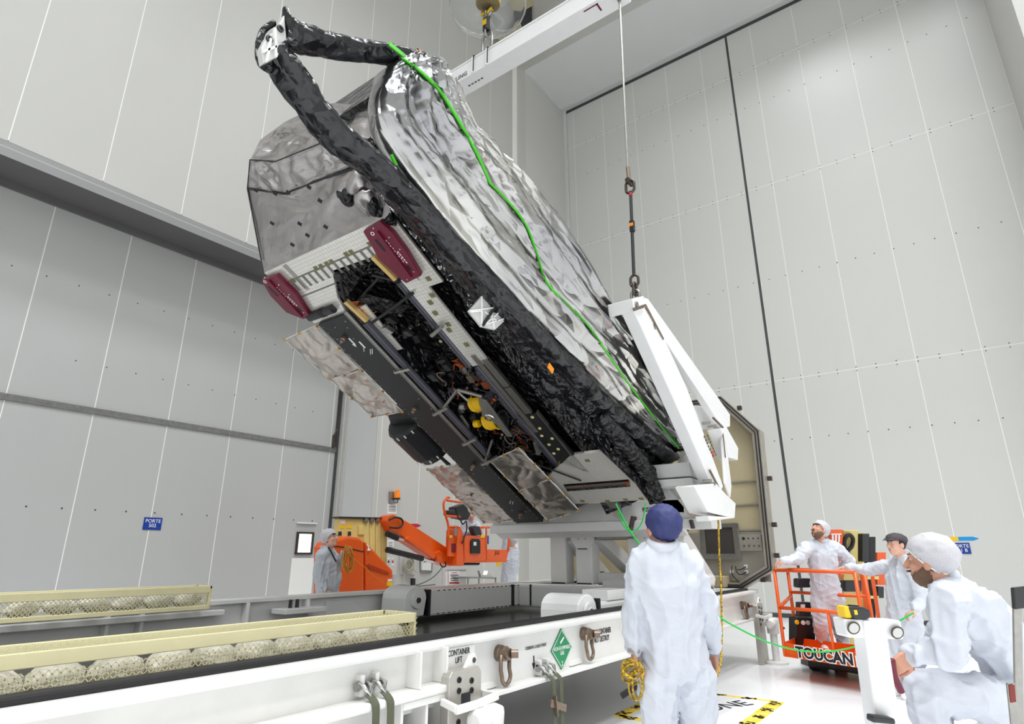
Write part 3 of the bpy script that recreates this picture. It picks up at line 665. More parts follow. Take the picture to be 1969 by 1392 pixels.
# adapter ring and aft structure
ctr = W(4.62, .86, .86)
def ringp(r, n_, cc): return [cc+(SB*math.cos(x)+SN*math.sin(x))*r for x in [2*math.pi*i/n_ for i in range(n_)]]
ar = MB().tube(ringp(.82, 56, ctr), .045, 8, closed=True).build('adapter_ring', M['steel'], sat, smooth=True)
MB().tube(ringp(.74, 56, ctr-SA*.05), .03, 8, closed=True).build('inner_ring', M['dark_steel'], ar, smooth=True)
b = MB(); 
for q in ringp(.78, 60, ctr-SA*.04): b.ball(q, .012, 6, 4)
stuff(b.build('ring_bolt', M['dark'], ar))
MB().lathe(ctr-SA*.1, SA, [(0, .7), (.06, .72)], 32).build('aft_plate', M['mli_gold'], sat)
for (v, h) in [(.12, .12), (1.6, .12), (.12, 1.6), (1.6, 1.6)]:
    MB().frame(W(4.6, v, h), SA, SB, SN, .1, .09, .09).build('corner_fitting', M['steel'], sat, bevel=.01)

# ================================================================= hoisting gear
def link(c, ax, up, L, w, r, n=20):
    ax = Vector(ax).normalized(); up = Vector(up).normalized(); P = []
    for i in range(n):
        t = 2*math.pi*i/n; x = math.cos(t)*w; y = math.sin(t)*w + (L/2-w if math.sin(t) > 0 else -(L/2-w))
        P.append(Vector(c)+ax*x+up*y)
    return MB().tube(P, r, 8, closed=True)
UB, VB = 5.45, 4.47
ZB = pU(951.6, 116, UB-.14).z
sp = thing('spreader_beam', 'long white steel spreader beam hanging from the crane hook', 'beam', (UB, VB, ZB))
b = MB(); b.box((UB-.14, 2.25, ZB), (UB+.14, 6.8, ZB+.03)); b.box((UB-.14, 2.25, ZB+.27), (UB+.14, 6.8, ZB+.30)); b.box((UB-.13, 2.25, ZB+.03), (UB-.10, 6.8, ZB+.27)); b.box((UB+.1, 2.25, ZB+.03), (UB+.13, 6.8, ZB+.27))
b.build('box_section', M['white'], sp, bevel=.006)
for v in (4.62, 4.36):
    MB().box((UB-.16, v-.015, ZB+.0), (UB-.13, v+.015, ZB+.29)).build('stiffener', M['white'], sp, bevel=.003)
    b = MB().box((UB-.163, v-.03, ZB+.02), (UB-.155, v-.017, ZB+.3)); b.bar((UB-.16, v-.025, ZB+.3), (UB-.05, v-.025, ZB+.31), .012, .012); b.build('black_edge', M['black'], sp)  # black edging beside each white stiffener plate
MB().prism([(UB-.02, VB-.1, ZB+.3), (UB-.02, VB+.12, ZB+.3), (UB-.02, VB+.04, ZB+.46), (UB-.02, VB-.04, ZB+.46)], (.04, 0, 0)).build('lifting_lug', M['white'], sp)
text('lettering', 'SLING', .1, (UB-.142, 4.86, ZB+.07), -EY, EZ, M['ink'], sp)
for k in range(5): MB().box((UB+.0, 4.55+.06*k, ZB-.002), (UB+.025, 4.59+.06*k, ZB)).build('faded_mark', M['ink_grey'], sp)
MB().box((UB-.1, 2.6, ZB-.01), (UB+.02, 2.62, ZB)).box((UB-.1, 2.6, ZB-.01), (UB-.09, 2.8, ZB)).build('end_bracket', M['maroon'], sp)
ch = thing('hoist_chain', 'short steel chain with a black and yellow sleeve above the white beam', 'chain', (UB, VB, ZB+.45))
MB().lathe((UB, VB-.06, ZB+.43), EY, [(0, .035), (.12, .035)], 12).build('shackle_pin', M['dark_steel'], ch)
zc = ZB+.40
for k, (L, w, r, axx) in enumerate([(.36, .09, .022, EY), (.2, .055, .018, EX), (.2, .055, .018, EY), (.22, .06, .02, EX), (.26, .07, .022, EY)]):
    link((UB, VB, zc+L/2), axx, EZ, L, w, r).build('link', M['steel'], ch, smooth=True); zc += L-2*r-.03
MB().lathe((UB-.02, VB, ZB+.9), EZ, [(-.12, .05), (-.1, .06), (.1, .06), (.12, .05)], 10).build('sleeve', M['black'], ch)
MB().box((UB-.09, VB-.035, ZB+.86), (UB-.075, VB+.03, ZB+.95)).build('sleeve_label', M['yellow'], ch)
hk = thing('crane_hook', 'yellow crane hook block above a clear round drip tray', 'hook', (UB, VB, zc))
b = MB().lathe((UB, VB, zc-.02), EZ, [(-.0, .1), (.05, .2), (.3, .24), (.5, .2)], 20); b.build('hook_block', M['yellow'], hk)
MB().tube([(UB, VB, zc+.1), (UB, VB+.1, zc), (UB, VB+.1, zc-.1), (UB, VB, zc-.15), (UB, VB-.08, zc-.1)], .035, 10).build('hook_bill', M['yellow'], hk, smooth=True)
glass = mat('clear_plastic', (.95, .97, .97), .06, trans=.92); glass.node_tree.nodes['Principled BSDF'].inputs['IOR'].default_value = 1.1
MB().lathe((UB, VB, zc-.1), EZ, [(0, .02), (.0, .5), (.04, .56), (.12, .58)], 40, caps=False).build('drip_tray', glass, hk, smooth=True, solid=.008)
MB().tube([(UB+.58*math.cos(t), VB+.58*math.sin(t), zc+.02) for t in [2*math.pi*i/40 for i in range(40)]], .008, 6, closed=True).build('tray_rim', M['chrome'], hk, smooth=True)
# near sling: wire rope, shackles, rod
def q(x, y): return pU(x, y, UB)
ws = thing('wire_sling', 'long steel wire rope with shackles holding the white A-frame', 'sling', tuple(q(1222, 575)))
MB().tube([q(1190.5, -12), q(1207, 322)], .014, 8).build('wire_rope', M['steel'], ws)
MB().lathe(q(1190.4, -14), q(1191.5, 16)-q(1190.4, -14), [(0, .03), (.1, .03), (.14, .018)], 8).build('rope_socket', M['brown_steel'], ws)
MB().tube([q(1207, 322), q(1210, 346)], .024, 8).build('rope_ferrule', M['brown_steel'], ws)
MB().lathe(q(1210.5, 350), EX, [(-.06, .03), (.06, .03)], 10).build('shackle_pin', M['dark_steel'], ws)
link(q(1211.5, 359), EY, EZ, .16, .05, .016).build('shackle', M['dark_steel'], ws, smooth=True)
MB().tube([q(1212.5, 368), q(1219, 530)], .019, 8).build('sling_rod', M['dark'], ws)
MB().tube([q(1212.6, 371), q(1212.8, 376)], .021, 8).build('rod_band', M['red'], ws)
MB().bar(q(1215, 425), q(1216, 446), .045, .045).build('rod_label', M['black'], ws); MB().bar(q(1215, 430), q(1215.3, 436), .047, .047).build('rod_mark', M['orange_tag'], ws)
link(q(1220, 540), EY, EZ, .13, .045, .015).build('shackle', M['dark_steel'], ws, smooth=True)
link(q(1221, 556), EX, EZ, .14, .04, .016).build('shackle', M['dark_steel'], ws, smooth=True)
link(q(1222, 570), EY, EZ, .14, .045, .017).build('shackle', M['steel'], ws, smooth=True)
# white A-frame on the near side
VA = 2.4
def A(x, y): return pV(x, y, VA)
af = thing('lifting_triangle', 'white tubular A-frame hung from the wire sling beside the satellite', 'lifting gear', tuple(A(1390, 985)))
def beam2(pxs, v0, v1, name, m=None, par=None):
    return MB().prism([pV(x, y, v0) for x, y in pxs], EY*(v1-v0)).build(name, m or M['white'], par or af, bevel=.008)
beam2([(1219, 597), (1239, 590), (1278, 652), (1322, 748), (1391, 935), (1385, 946), (1372, 939), (1325, 833)], 2.33, 2.47, 'front_leg')
beam2([(1241, 572), (1247, 575), (1404, 797), (1404, 820), (1390, 824), (1375, 800), (1279, 655), (1240, 590)], 2.49, 2.58, 'rear_leg')
b = MB(); b.prism([pV(x, y, 2.3) for x, y in [(1216, 574), (1238, 569), (1241, 592), (1220, 599)]], EY*.28); b.build('apex_block', M['white'], af, bevel=.006)
b = MB(); b.prism([pV(x, y, 2.295) for x, y in [(1218, 592), (1240, 585), (1240, 591), (1220, 598)]], EY*.01); b.build('apex_edge', M['brown_steel'], af)
MB().prism([pV(x, y, 2.32) for x, y in [(1239, 586), (1242, 584), (1277, 651), (1276, 653)]], EY*.02).build('gap_strip', M['brown_steel'], af)
MB().lathe(pV(1226, 585, 2.28), EY, [(0, .03), (.3, .03)], 10).build('apex_pin', M['steel'], af)
beam2([(1258, 622), (1262, 632), (1260, 634), (1256, 624)], 2.325, 2.335, 'rating_plate', M['steel'])
for k in range(7):
    for o_ in (0, 6): MB().bar(pV(1354+o_+2.6*k, 838-o_*.3+6*k, 2.325), pV(1355.6+o_+2.6*k, 842-o_*.3+6*k, 2.325), .022, .003, EY).build('stencil_mark', M['ink'], af)
MB().bar(pV(1369, 868, 2.325), pV(1373, 876, 2.325), .04, .004, EY).build('flag_mark', M['red'], af)
# feet and gussets
beam2([(1340, 932), (1371, 930), (1378, 930), (1396, 950), (1415, 968), (1413, 996), (1402, 994), (1362, 985), (1335, 935)], 2.28, 2.5, 'lower_foot')
beam2([(1362, 992), (1402, 994), (1413, 996), (1365, 1002)], 2.25, 2.4, 'foot_gusset')
beam2([(1385, 824), (1398, 822), (1420, 862), (1419, 885), (1403, 880), (1396, 850)], 2.42, 2.6, 'upper_foot')
beam2([(1388, 830), (1396, 845), (1407, 935), (1405, 957), (1395, 930)], 2.44, 2.47, 'web_plate')
MB().bar(pV(1390, 833, 2.42), pV(1395, 880, 2.42), .012, .012, EY).build('gap_strip', M['brown_steel'], af)
for (p0, p1) in [((1364, 903), (1384, 942)), ((1362, 985), (1390, 991)), ((1371, 803), (1390, 822))]: MB().bar(pV(*p0, 2.3), pV(*p1, 2.3), .02, .02, EY).build('gap_strip', M['brown_steel'], af)
for (x, y) in [(1375, 930), (1368, 924), (1377, 818), (1366, 812), (1366, 995)]: MB().lathe(pV(x, y, 2.27), EY, [(0, .02), (.1, .02)], 8).build('bolt', M['steel'], af)

# ================================================================= pivot stand
pv = thing('pivot_stand', 'white tilting pivot stand under the satellite inside the container', 'stand', (8.0, 4.4, .75))
def P_(name, m=None): return lambda mb: mb.build(name, m or M['white'], pv, bevel=.012)
UX = 7.5
b = MB().box((UX, 2.46, 1.92), (UX+.25, 5.9, 2.17)); eb = b.build('platform_beam', M['white_dirty'], pv, bevel=.01)
b = MB().box((UX-.06, 2.5, 1.80), (UX+.3, 5.9, 1.92)); b.build('platform_ledge', M['white'], pv, bevel=.008)
text('lettering', 'PIVOT PLATFORM EXTENSION', .075, (UX-.003, 3.19, 2.05), -EY, EZ, M['ink'], pv, sx=.43, bold=.002)
for v in (3.72, 2.62, 2.55): MB().box((UX-.003, v-.02, 1.95), (UX, v+.03, 2.16)).build('tape_stripe', mat('pale_blue_tape', srgb(170, 190, 215), .5) if v == 3.72 else bpy.data.materials['pale_blue_tape'], pv)
for (v, z, r) in [(2.72, 1.99, .09), (3.78, 2.02, .06)]:
    b = MB(); b.poly([(UX-.002, v+r*(1+.5*mnoise.noise(Vector((i, v, 0))))*math.cos(i*.6283), z+.06*(1+.7*mnoise.noise(Vector((i, v, 3))))*math.sin(i*.6283)) for i in range(10)]); b.build('rust_stain', mat('rust', srgb(222, 202, 190), .6) if v == 2.72 else bpy.data.materials['rust'], pv)
MB().bar((UX-.08, 3.55, 1.8), (UX-.08, 3.5, 1.97), .12, .03).build('corner_pad', M['dark_steel'], pv); MB().bar((UX-.08, 2.72, 1.8), (UX-.08, 2.74, 1.9), .1, .03).build('corner_pad', M['dark_steel'], pv)
# diagonal ribs of the tilted platform
def rib(p0, p1, w, d): MB().bar(pU(*p0, 7.75), pU(*p1, 7.75), w, d, EX).build('platform_rib', M['white_dirty'], pv, bevel=.01)
rib((1275, 950), (1355, 862), .16, .35); rib((1283, 918), (1345, 985), .16, .35); rib((1338, 985), (1350, 850), .12, .3)
MB().prism([pU(x, y, 7.5) for x, y in [(1262, 985), (1262, 940), (1276, 928), (1315, 975), (1315, 985)]], EX*.3).build('platform_web', M['white'], pv)
b = MB(); b.prism([pV(x, y, 2.55) for x, y in [(1325, 888), (1362, 885), (1364, 930), (1330, 915)]], EY*.5); b.build('mount_block', M['white'], pv, bevel=.012)
b = MB(); b.prism([pV(x, y, 2.55) for x, y in [(1328, 918), (1364, 930), (1360, 936), (1334, 932)]], EY*.5); b.build('mount_block', M['white'], pv, bevel=.008)
b = MB(); b.prism([pV(x, y, 2.7) for x, y in [(1338, 780), (1375, 782), (1372, 825), (1340, 828)]], EY*.5); b.build('mount_block', M['white'], pv, bevel=.012)
b = MB(); b.prism([pV(x, y, 2.7) for x, y in [(1316, 842), (1342, 838), (1342, 858), (1318, 860)]], EY*.5); b.build('mount_block', M['white'], pv, bevel=.01)
for (v, h, a_, b_) in [(-.5, .9, .1, .85), (2.35, .9, .1, .85), (.9, .12, 1.5, .1), (.9, 1.7, 1.5, .1)]: MB().frame(W(5.3, v, h), SA, SB, SN, .08, a_, b_).build('tilt_frame', M['white_dirty'], pv, bevel=.015)
MB().tube(ringp(.82, 48, W(5.2, .86, .86)), .07, 8, closed=True).build('tilt_ring', M['white_dirty'], pv, smooth=True)
for (v, h) in [(.1, .3), (1.6, .3), (.1, 1.5), (1.6, 1.5)]: MB().frame(W(4.95, v, h), SA, SB, SN, .27, .06, .06).build('clamp_leg', M['steel'], pv)
# uprights with gussets and braces
US = 8.2
for k, (v0, v1) in enumerate([(5.03, 5.31), (4.58, 4.86), (3.75, 4.0), (3.3, 3.55)]):
    MB().box((US, v0, 1.08), (US+.25, v1, 1.92)).build('upright', M['white'], pv, bevel=.02)
    MB().box((US-.01, v0+.02, 1.08), (US+.0, v1-.02, 1.1)).build('base_gap', M['black'], pv)
for v in (4.72, 3.65):
    MB().prism([(US-.03, v-.2, 1.9), (US-.03, v+.2, 1.9), (US-.03, v+.2, 1.72), (US-.03, v+.1, 1.58), (US-.03, v-.1, 1.58), (US-.03, v-.2, 1.72)], (.03, 0, 0)).build('gusset_plate', M['white'], pv, bevel=.004)
    MB().box((US-.035, v-.2, 1.74), (US-.02, v-.185, 1.9)).box((US-.035, v-.08, 1.572), (US-.02, v+.08, 1.585)).build('gap_strip', M['black'], pv)
    for dy, dz in [(-.06, 0), (.06, 0), (-.06, .12), (.06, .12)]: MB().lathe((US-.03, v+dy, 1.72+dz), -EX, [(0, .008), (.004, .008)], 6).build('bolt', M['black'], pv)
MB().box((US, 3.85, 1.7), (US+.15, 4.5, 1.86)).build('tie_beam', M['steel'], pv, bevel=.01)
for (p, q_) in [((US+.1, 5.0, 1.75), (US+1.0, 4.9, 1.1)), ((US+.1, 4.55, 1.78), (US+1.1, 4.3, 1.1)), ((US+.1, 3.28, 1.75), (US+.9, 3.2, 1.1))]:
    MB().bar(p, q_, .22, .18).build('brace', M['white'], pv, bevel=.01)
MB().box((US-.1, 3.1, 1.92), (US+.5, 5.4, 2.02)).build('top_rail', M['white'], pv, bevel=.01)
MB().box((8.38, 2.95, 1.08), (8.7, 4.72, 1.24)).build('rear_beam', M['white'], pv, bevel=.03)
MB().box((8.37, 4.66, 1.08), (8.71, 4.7, 1.25)).build('seal_band', M['black'], pv)
# base frame
MB().box((7.65, 3.15, .78), (8.05, 5.75, 1.08)).build('base_beam', M['white'], pv, bevel=.03)
MB().box((5.75, 5.5, .78), (7.65, 5.85, 1.08)).build('base_beam', M['white'], pv, bevel=.03)
MB().box((5.6, 3.1, .78), (7.65, 3.45, 1.05)).build('base_beam', M['white'], pv, bevel=.03)
MB().box((5.85, 3.1, 1.05), (6.35, 3.4, 1.15)).build('rest_pad', M['white'], pv, bevel=.006)
MB().box((7.6, 3.5, 1.08), (7.95, 4.1, 1.17)).build('rest_pad', M['white'], pv, bevel=.006)
for (u, v, v1) in [(5.55, 5.48, 5.88), (5.4, 3.06, 3.48)]:
    P = [(u+.1, v, .8), (u-.22, v, .8), (u-.22, v, 1.0)]+[(u-.04+.18*math.cos(t), v, 1.0+.14*math.sin(t)) for t in [math.pi-math.pi*i/8 for i in range(9)]]
    MB().prism(P, (0, v1-v, 0)).build('hinge_bracket', M['white'], pv, bevel=.012)
    MB().lathe((u-.04, v-.005, .98), -EY, [(0, .09), (.03, .09), (.03, .045), (.035, .04)], 20).build('hinge_boss', M['white'], pv)
    MB().lathe((u-.04, v-.036, .98), -EY, [(0, .035), (.02, .03)], 12).build('hinge_pin', M['dark_steel'], pv)
    MB().box((u+.17, v-.005, .79), (u+.21, v1, 1.09)).build('seal_band', M['black'], pv)
for v in (5.495, 5.3): MB().box((7.64 if v < 5.4 else 7.45, v-.012, .8), (7.66 if v < 5.4 else 7.5, v+.012, 1.085)).build('seal_band', M['black'], pv)
b = MB()
for k in range(18): b.box((5.9+.1*k, 5.495, 1.065), (5.94+.1*k, 5.5, 1.075)); b.box((5.9+.1*k, 5.495, .80), (5.94+.1*k, 5.5, .81))
stuff(b.build('slot_row', M['dark'], pv))

# ================================================================= shipping container base
ct = thing('shipping_container', 'long white steel container base with black seal around its rim', 'container', (4, 4.4, .55))
CW = M['white_dirty']
def C(name, mb, m=None, bevel=.006): return mb.build(name, m or CW, ct, bevel=bevel)
C('side_web', MB().box((-2.5, 2.88, .6), (10.2, 2.92, .98)))
C('top_flange', MB().box((-2.5, 2.80, .93), (10.2, 2.97, .985)), bevel=.02)
C('bottom_flange', MB().box((3.15, 2.78, .585), (10.2, 2.95, .615)))
C('bottom_flange', MB().box((-2.5, 2.74, .70), (3.15, 2.95, .745)), bevel=.012)
C('lower_web', MB().box((-2.5, 2.9, .1), (2.72, 2.95, .7)), M['white'])
sl = C('rim_seal', MB().box((-2.5, 2.86, .985), (9.86, 2.95, 1.015)), M['black'], .008)
C('far_web', MB().box((-2.5, 6.0, .6), (10.2, 6.05, 1.05)), M['white'])
C('far_flange', MB().box((-2.5, 5.92, 1.04), (10.2, 6.12, 1.08)))
C('far_inner_lip', MB().box((1.0, 5.86, .95), (3.35, 6.0, 1.0)), M['white'])
for u in (2.35, 2.62, 3.6, 4.3): C('far_rib', MB().box((u, 5.9, .72), (u+.03, 6.0, 1.04)), M['white'])
C('far_gusset', MB().prism([(4.6, 5.98, .76), (5.3, 5.98, .76), (4.95, 5.98, 1.0), (4.6, 5.98, 1.0)], (0, .02, 0)), M['white'])
C('deck', MB().box((-2.5, 2.92, .70), (10.2, 6.05, .72)), mat('dark_deck', srgb(88, 88, 86), .25, .2, var=.15, vscale=3), 0)
C('deck_strip', MB().box((3.3, 3.0, .72), (5.4, 3.5, .73)), M['white'], 0)
for u in (2.84, 3.07): C('stiffener', MB().box((u, 2.76, .745), (u+.015, 2.9, .95)))
C('stiffener', MB().box((3.4, 2.82, .615), (3.415, 2.9, .94)))
for u in (3.62, 4.8): C('recess_frame', MB().prism([(u-.1, 2.86, .62), (u+.1, 2.86, .62), (u+.08, 2.875, .66), (u-.08, 2.875, .66)], (0, .03, 0)))
for u in (2.7, 2.9, 3.09): C('pocket_plate', MB().box((u, 2.76, .1), (u+.02, 3.1, .7)))
C('pocket_back', MB().box((2.7, 3.1, .1), (3.1, 3.12, .7))); C('pocket_floor', MB().box((2.7, 2.72, .45), (3.11, 3.1, .47)))
C('pocket_front', MB().box((2.71, 2.75, .66), (3.1, 2.77, .7)))
C('cross_member', MB().box((3.0, 3.3, .35), (3.25, 5.8, .6)), M['cream'])
C('web_boss', MB().lathe((3.36, 2.88, .85), -EY, [(0, .025), (.03, .025)], 10), M['white'], 0)
for u in (9.55, 9.75): C('recess_frame', MB().prism([(u-.1, 2.86, .62), (u+.1, 2.86, .62), (u+.08, 2.875, .68), (u-.08, 2.875, .68)], (0, .03, 0)))
nx, nz = EX, EZ
C('lift_panel', MB().box((3.1, 2.815, .62), (3.4, 2.83, .93)))
text('lettering', 'CONTAINER\nLIFT', .05, (3.24, 2.812, .875), EX, EZ, M['ink'], ct, sx=.75)
text('lettering', 'CRIBBING LOAD POINT', .032, (4.22, 2.877, .82), EX, EZ, M['ink_grey'], ct, sx=.85)
text('lettering', 'REUSABLE CONTAINER\nDO NOT DESTROY', .068, (5.24, 2.877, .80), EX, EZ, M['ink'], ct, sx=.62)
for k in range(4): C('stencil_mark', MB().box((5.82, 2.877, .70+.03*k), (5.9-.01*(k % 2), 2.88, .715+.03*k)), M['ink'], 0)
C('arrow_mark', MB().prism([(4.19+x, 2.879, .66+z) for x, z in [(-.008, .1), (.008, .1), (.008, .05), (.025, .05), (0, 0), (-.025, .05), (-.008, .05)]], (0, .002, 0)), M['ink'], 0)
pl = MB().prism([(4.424, 2.872, .765), (4.586, 2.872, .92), (4.748, 2.872, .765), (4.586, 2.872, .605)], (0, .004, 0)).build('gas_placard', mat('placard_green', srgb(0, 140, 84), .4), ct)
b = MB(); R_ = [(4.436, .765), (4.586, .908), (4.736, .765), (4.586, .617)]
for i in range(4): b.bar((R_[i][0], 2.87, R_[i][1]), (R_[(i+1) % 4][0], 2.87, R_[(i+1) % 4][1]), .004, .003, EY)
b.build('border', M['sign_white'], pl)
text('lettering', 'NON-FLAMMABLE\nGAS', .042, (4.586, 2.870, .752), EX, EZ, M['sign_white'], pl, sx=.75)
text('lettering', '2', .05, (4.586, 2.870, .655), EX, EZ, M['sign_white'], pl)
b = MB(); b.bar((4.56, 2.869, .81), (4.615, 2.869, .85), .016, .003, EY); b.build('cylinder_symbol', M['sign_white'], pl)
# lifting rings on the side
def ring(u, z, label):
    t = thing('lifting_ring', label, 'lifting ring', (u, 2.86, z), 'swivel lifting rings on the container side')
    MB().lathe((u, 2.88, z), -EY, [(0, .055), (.03, .055), (.035, .05), (.07, .05), (.075, .04), (.1, .04)], 20).build('swivel', M['brown_steel'], t, smooth=False)
    MB().lathe((u+.02, 2.78, z-.0), EX*.6-EY*.8, [(0, .028), (.05, .028), (.05, .014), (.045, .012)], 12).build('bolt_head', M['brown_steel'], t)
    P = [(u-.05+.0, 2.82, z+.0)]+[(u-.05, 2.82, z-.1)]+[(u+.05*math.cos(x)-.0, 2.82-.01, z-.14+.055*math.sin(x)) for x in [math.pi+math.pi*i/8 for i in range(9)]]+[(u+.05, 2.82, z-.1), (u+.05, 2.82, z)]
    MB().tube(P, .0145, 10).build('bow', M['brown_steel'], t, smooth=True)
ring(3.745, .83, 'brown steel lifting ring beside the steel jack plate')
ring(4.945, .845, 'brown steel lifting ring beside the do not destroy lettering')
ring(9.5, .80, 'small lifting ring at the far end of the white container')
# straps with shackles
def strap(us, z0, label):
    t = thing('tie_down_strap', label, 'strap', (us[0], 2.75, z0-.3), 'olive tie-down straps on the container')
    for u in us:
        MB().lathe((u-.045, 2.84, z0+.01), EX, [(0, .02), (.02, .02), (.02, .014), (.075, .014), (.075, .022), (.09, .022)], 10).build('shackle_pin', M['steel'], t)
        MB().tube([(u-.02, 2.86, z0+.03), (u-.02, 2.80, z0+.02), (u, 2.77, z0-.03), (u+.03, 2.80, z0+.02), (u+.03, 2.86, z0+.03)], .012, 8).build('shackle', M['chrome'], t, smooth=True)
        MB().prism([(u-.015, 2.9, z0-.04), (u+.015, 2.9, z0-.04), (u+.015, 2.9, z0+.07), (u-.015, 2.9, z0+.07)], (0, -.07, 0)).build('lug', CW, t, bevel=.008)
        P = spline([(u, 2.78, z0-.02), (u+.01, 2.735, z0-.06), (u+.015, 2.73, z0-.12), (u+.02, 2.73, z0-.3), (u+.02, 2.73, z0-.55)], 5)
        b = MB(); n_ = len(P)
        b.grid(lambda a_, c_: P[min(n_-1, int(round(c_*(n_-1))))]+EX*(.024*(a_*2-1)), 2, n_); b.build('webbing', mat('olive_webbing', srgb(88, 92, 72), .8, bump=.3, bscale=300) if 'olive_webbing' not in bpy.data.materials else bpy.data.materials['olive_webbing'], t, solid=.006)
    b = MB(); c_ = (us[0]+us[-1])/2
    b.bar((us[0]-.05, 2.72, z0-.2), (us[-1]+.06, 2.72, z0-.27), .05, .012, EY); b.bar((us[0]+.0, 2.71, z0-.16), (us[0]+.02, 2.71, z0-.3), .012, .02, EY); b.build('ratchet_buckle', M['brown_steel'], t)
strap([2.47, 2.575], .80, 'olive webbing strap hooked on twin shackles near the fork pockets')
strap([4.22, 4.32], .66, 'olive webbing strap hooked under the green gas placard')
# jacks
def jack(u, label, s=1):
    t = thing('levelling_jack', label, 'jack', (u, 2.7, 0), 'levelling jacks on the container side')
    P = [(u-.15, 2.72, .0), (u+.16, 2.72, .0), (u+.16, 2.72, .78), (u+.13, 2.72, .815), (u-.12, 2.72, .815), (u-.15, 2.72, .78)]
    MB().prism(P, (0, .07, 0)).build('steel_plate', mat('brushed_steel', srgb(190, 186, 178), .4, .5, var=.08, vscale=10) if 'brushed_steel' not in bpy.data.materials else bpy.data.materials['brushed_steel'], t, bevel=.006)
    for x, z in [(-.06, .76), (-.06, .70), (.06, .74), (.06, .685), (-.06, .6), (.06, .58), (-.06, .53)]:
        MB().lathe((u+x, 2.72, z), -EY, [(0, .018), (.006, .018), (.006, .009), (.002, .008)], 12).build('bolt', M['ink'], t)
    MB().box((u-.035, 2.714, .61), (u+.045, 2.72, .68)).build('rating_plate', M['dark'], t)
    MB().prism([(u+.01, 2.74, .8), (u+.13, 2.74, .8), (u+.14, 2.74, .86), (u+.12, 2.74, .89), (u+.08, 2.74, .885)], (0, .03, 0)).build('lug', CW, t, bevel=.008)
    MB().lathe((u+.105, 2.739, .85), -EY, [(0, .016), (.003, .016)], 12).build('lug_hole', M['dark_steel'], t)
    b = MB(); b.bar((u-.2, 2.62, .63), (u+.0, 2.62, .63), .03, .045); b.bar((u+.0, 2.62, .63), (u+.2, 2.62, .645), .03, .045); b.bar((u-.19, 2.74, .66), (u-.19, 2.62, .635), .03, .04); b.bar((u+.19, 2.74, .645), (u+.19, 2.62, .645), .03, .045)
    b.build('guard_arm', CW, t, bevel=.006)
    MB().lathe((u+.1, 2.6, .54), EX, [(-.16, .05), (-.14, .07), (.03, .07), (.05, .05)], 16).build('gear_motor', CW, t, bevel=.004)
    MB().lathe((u+.1, 2.6, .4), EZ, [(0, .08), (.1, .085), (.17, .09), (.2, .085), (.215, .05)], 18).build('gear_head', CW, t, bevel=.004)
    MB().lathe((u+.1, 2.6, .03), EZ, [(0, .05), (.4, .05)], 14).build('ram', M['white'], t)
    MB().lathe((u+.1, 2.6, 0), EZ, [(0, .16), (.03, .16), (.04, .08)], 18).build('foot_pad', CW, t)
    MB().lathe((u+.18, 2.5, .47), EX-EY*.4, [(0, .018), (.06, .018)], 8).build('crank_socket', M['dark'], t)
jack(3.2, 'steel plated white levelling jack below the container lift lettering')
jack(9.86, 'levelling jack on a white foot pad by the octagonal end wall')
# octagonal end wall
UE = 10.0
ew = thing('container_end_wall', 'octagonal beige container end wall standing behind the pivot stand', 'end wall', (UE, 4.47, 1.0))
OC = [(2.97, 1.0), (2.5, 1.27), (2.44, 3.4), (2.99, 4.05), (5.95, 4.05), (6.5, 3.4), (6.44, 1.27), (5.97, 1.0)]
OI = [(3.05, 1.08), (2.62, 1.33), (2.57, 3.35), (3.05, 3.92), (5.89, 3.92), (6.37, 3.35), (6.32, 1.33), (5.89, 1.08)]
M['beige'] = mat('beige_honeycomb', srgb(196, 184, 150), .45, var=.08, vscale=3)
M['metal_sheet'] = mat('worn_aluminium', srgb(178, 174, 164), .4, .5, var=.18, vscale=4)
MB().prism([(UE+.22, v, z) for v, z in OC], (.03, 0, 0)).build('back_skin', M['beige'], ew)
for i in range(8):
    j = (i+1) % 8; o0, o1, i0, i1 = OC[i], OC[j], OI[i], OI[j]
    b = MB(); b.prism([(UE, *o0), (UE, *o1), (UE, *i1), (UE, *i0)], (.22, 0, 0)); b.build('rim_rail', M['metal_sheet'], ew, bevel=.006)
    for f_, w_, mm in ((.25, .018, M['black']), (.6, .012, M['dark_steel'])):
        m0 = (o0[0]*(1-f_)+i0[0]*f_, o0[1]*(1-f_)+i0[1]*f_); m1 = (o1[0]*(1-f_)+i1[0]*f_, o1[1]*(1-f_)+i1[1]*f_)
        MB().bar((UE-.005, *m0), (UE-.005, *m1), .018, w_*1.6, EX).build('rim_seal', mm, ew)
for (v0, v1, z0, z1) in [(2.6, 3.25, 2.62, 2.64), (2.6, 3.3, 2.25, 2.27), (2.6, 3.3, 1.86, 1.88)]: MB().box((UE+.19, v0, z0), (UE+.225, v1, z1)).build('panel_rib', M['metal_sheet'], ew)
MB().box((UE+.2, 2.6, 1.1), (UE+.222, 3.9, 1.84)).build('lower_sheet', M['metal_sheet'], ew)
wf = MB()
v0, v1, z0, z1 = 3.0, 3.62, 1.42, 1.98
for r in [((v0, z0), (v1, z0+.09)), ((v0, z1-.06), (v1, z1)), ((v0, z0+.09), (v0+.09, z1-.06)), ((v1-.07, z0+.09), (v1, z1-.06))]: wf.box((UE+.16, *r[0]), (UE+.2, *r[1]))
wf.build('window_frame', M['steel'], ew, bevel=.004)
MB().box((UE+.18, v0+.06, z0+.06), (UE+.199, v1-.05, z1-.04)).build('window_mesh', mat('dark_screen', srgb(66, 62, 58), .6), ew)
cp = MB().box((UE+.15, 2.66, 1.55), (UE+.2, 3.0, 1.8)).build('connector_panel', M['metal_sheet'], ew, bevel=.004)
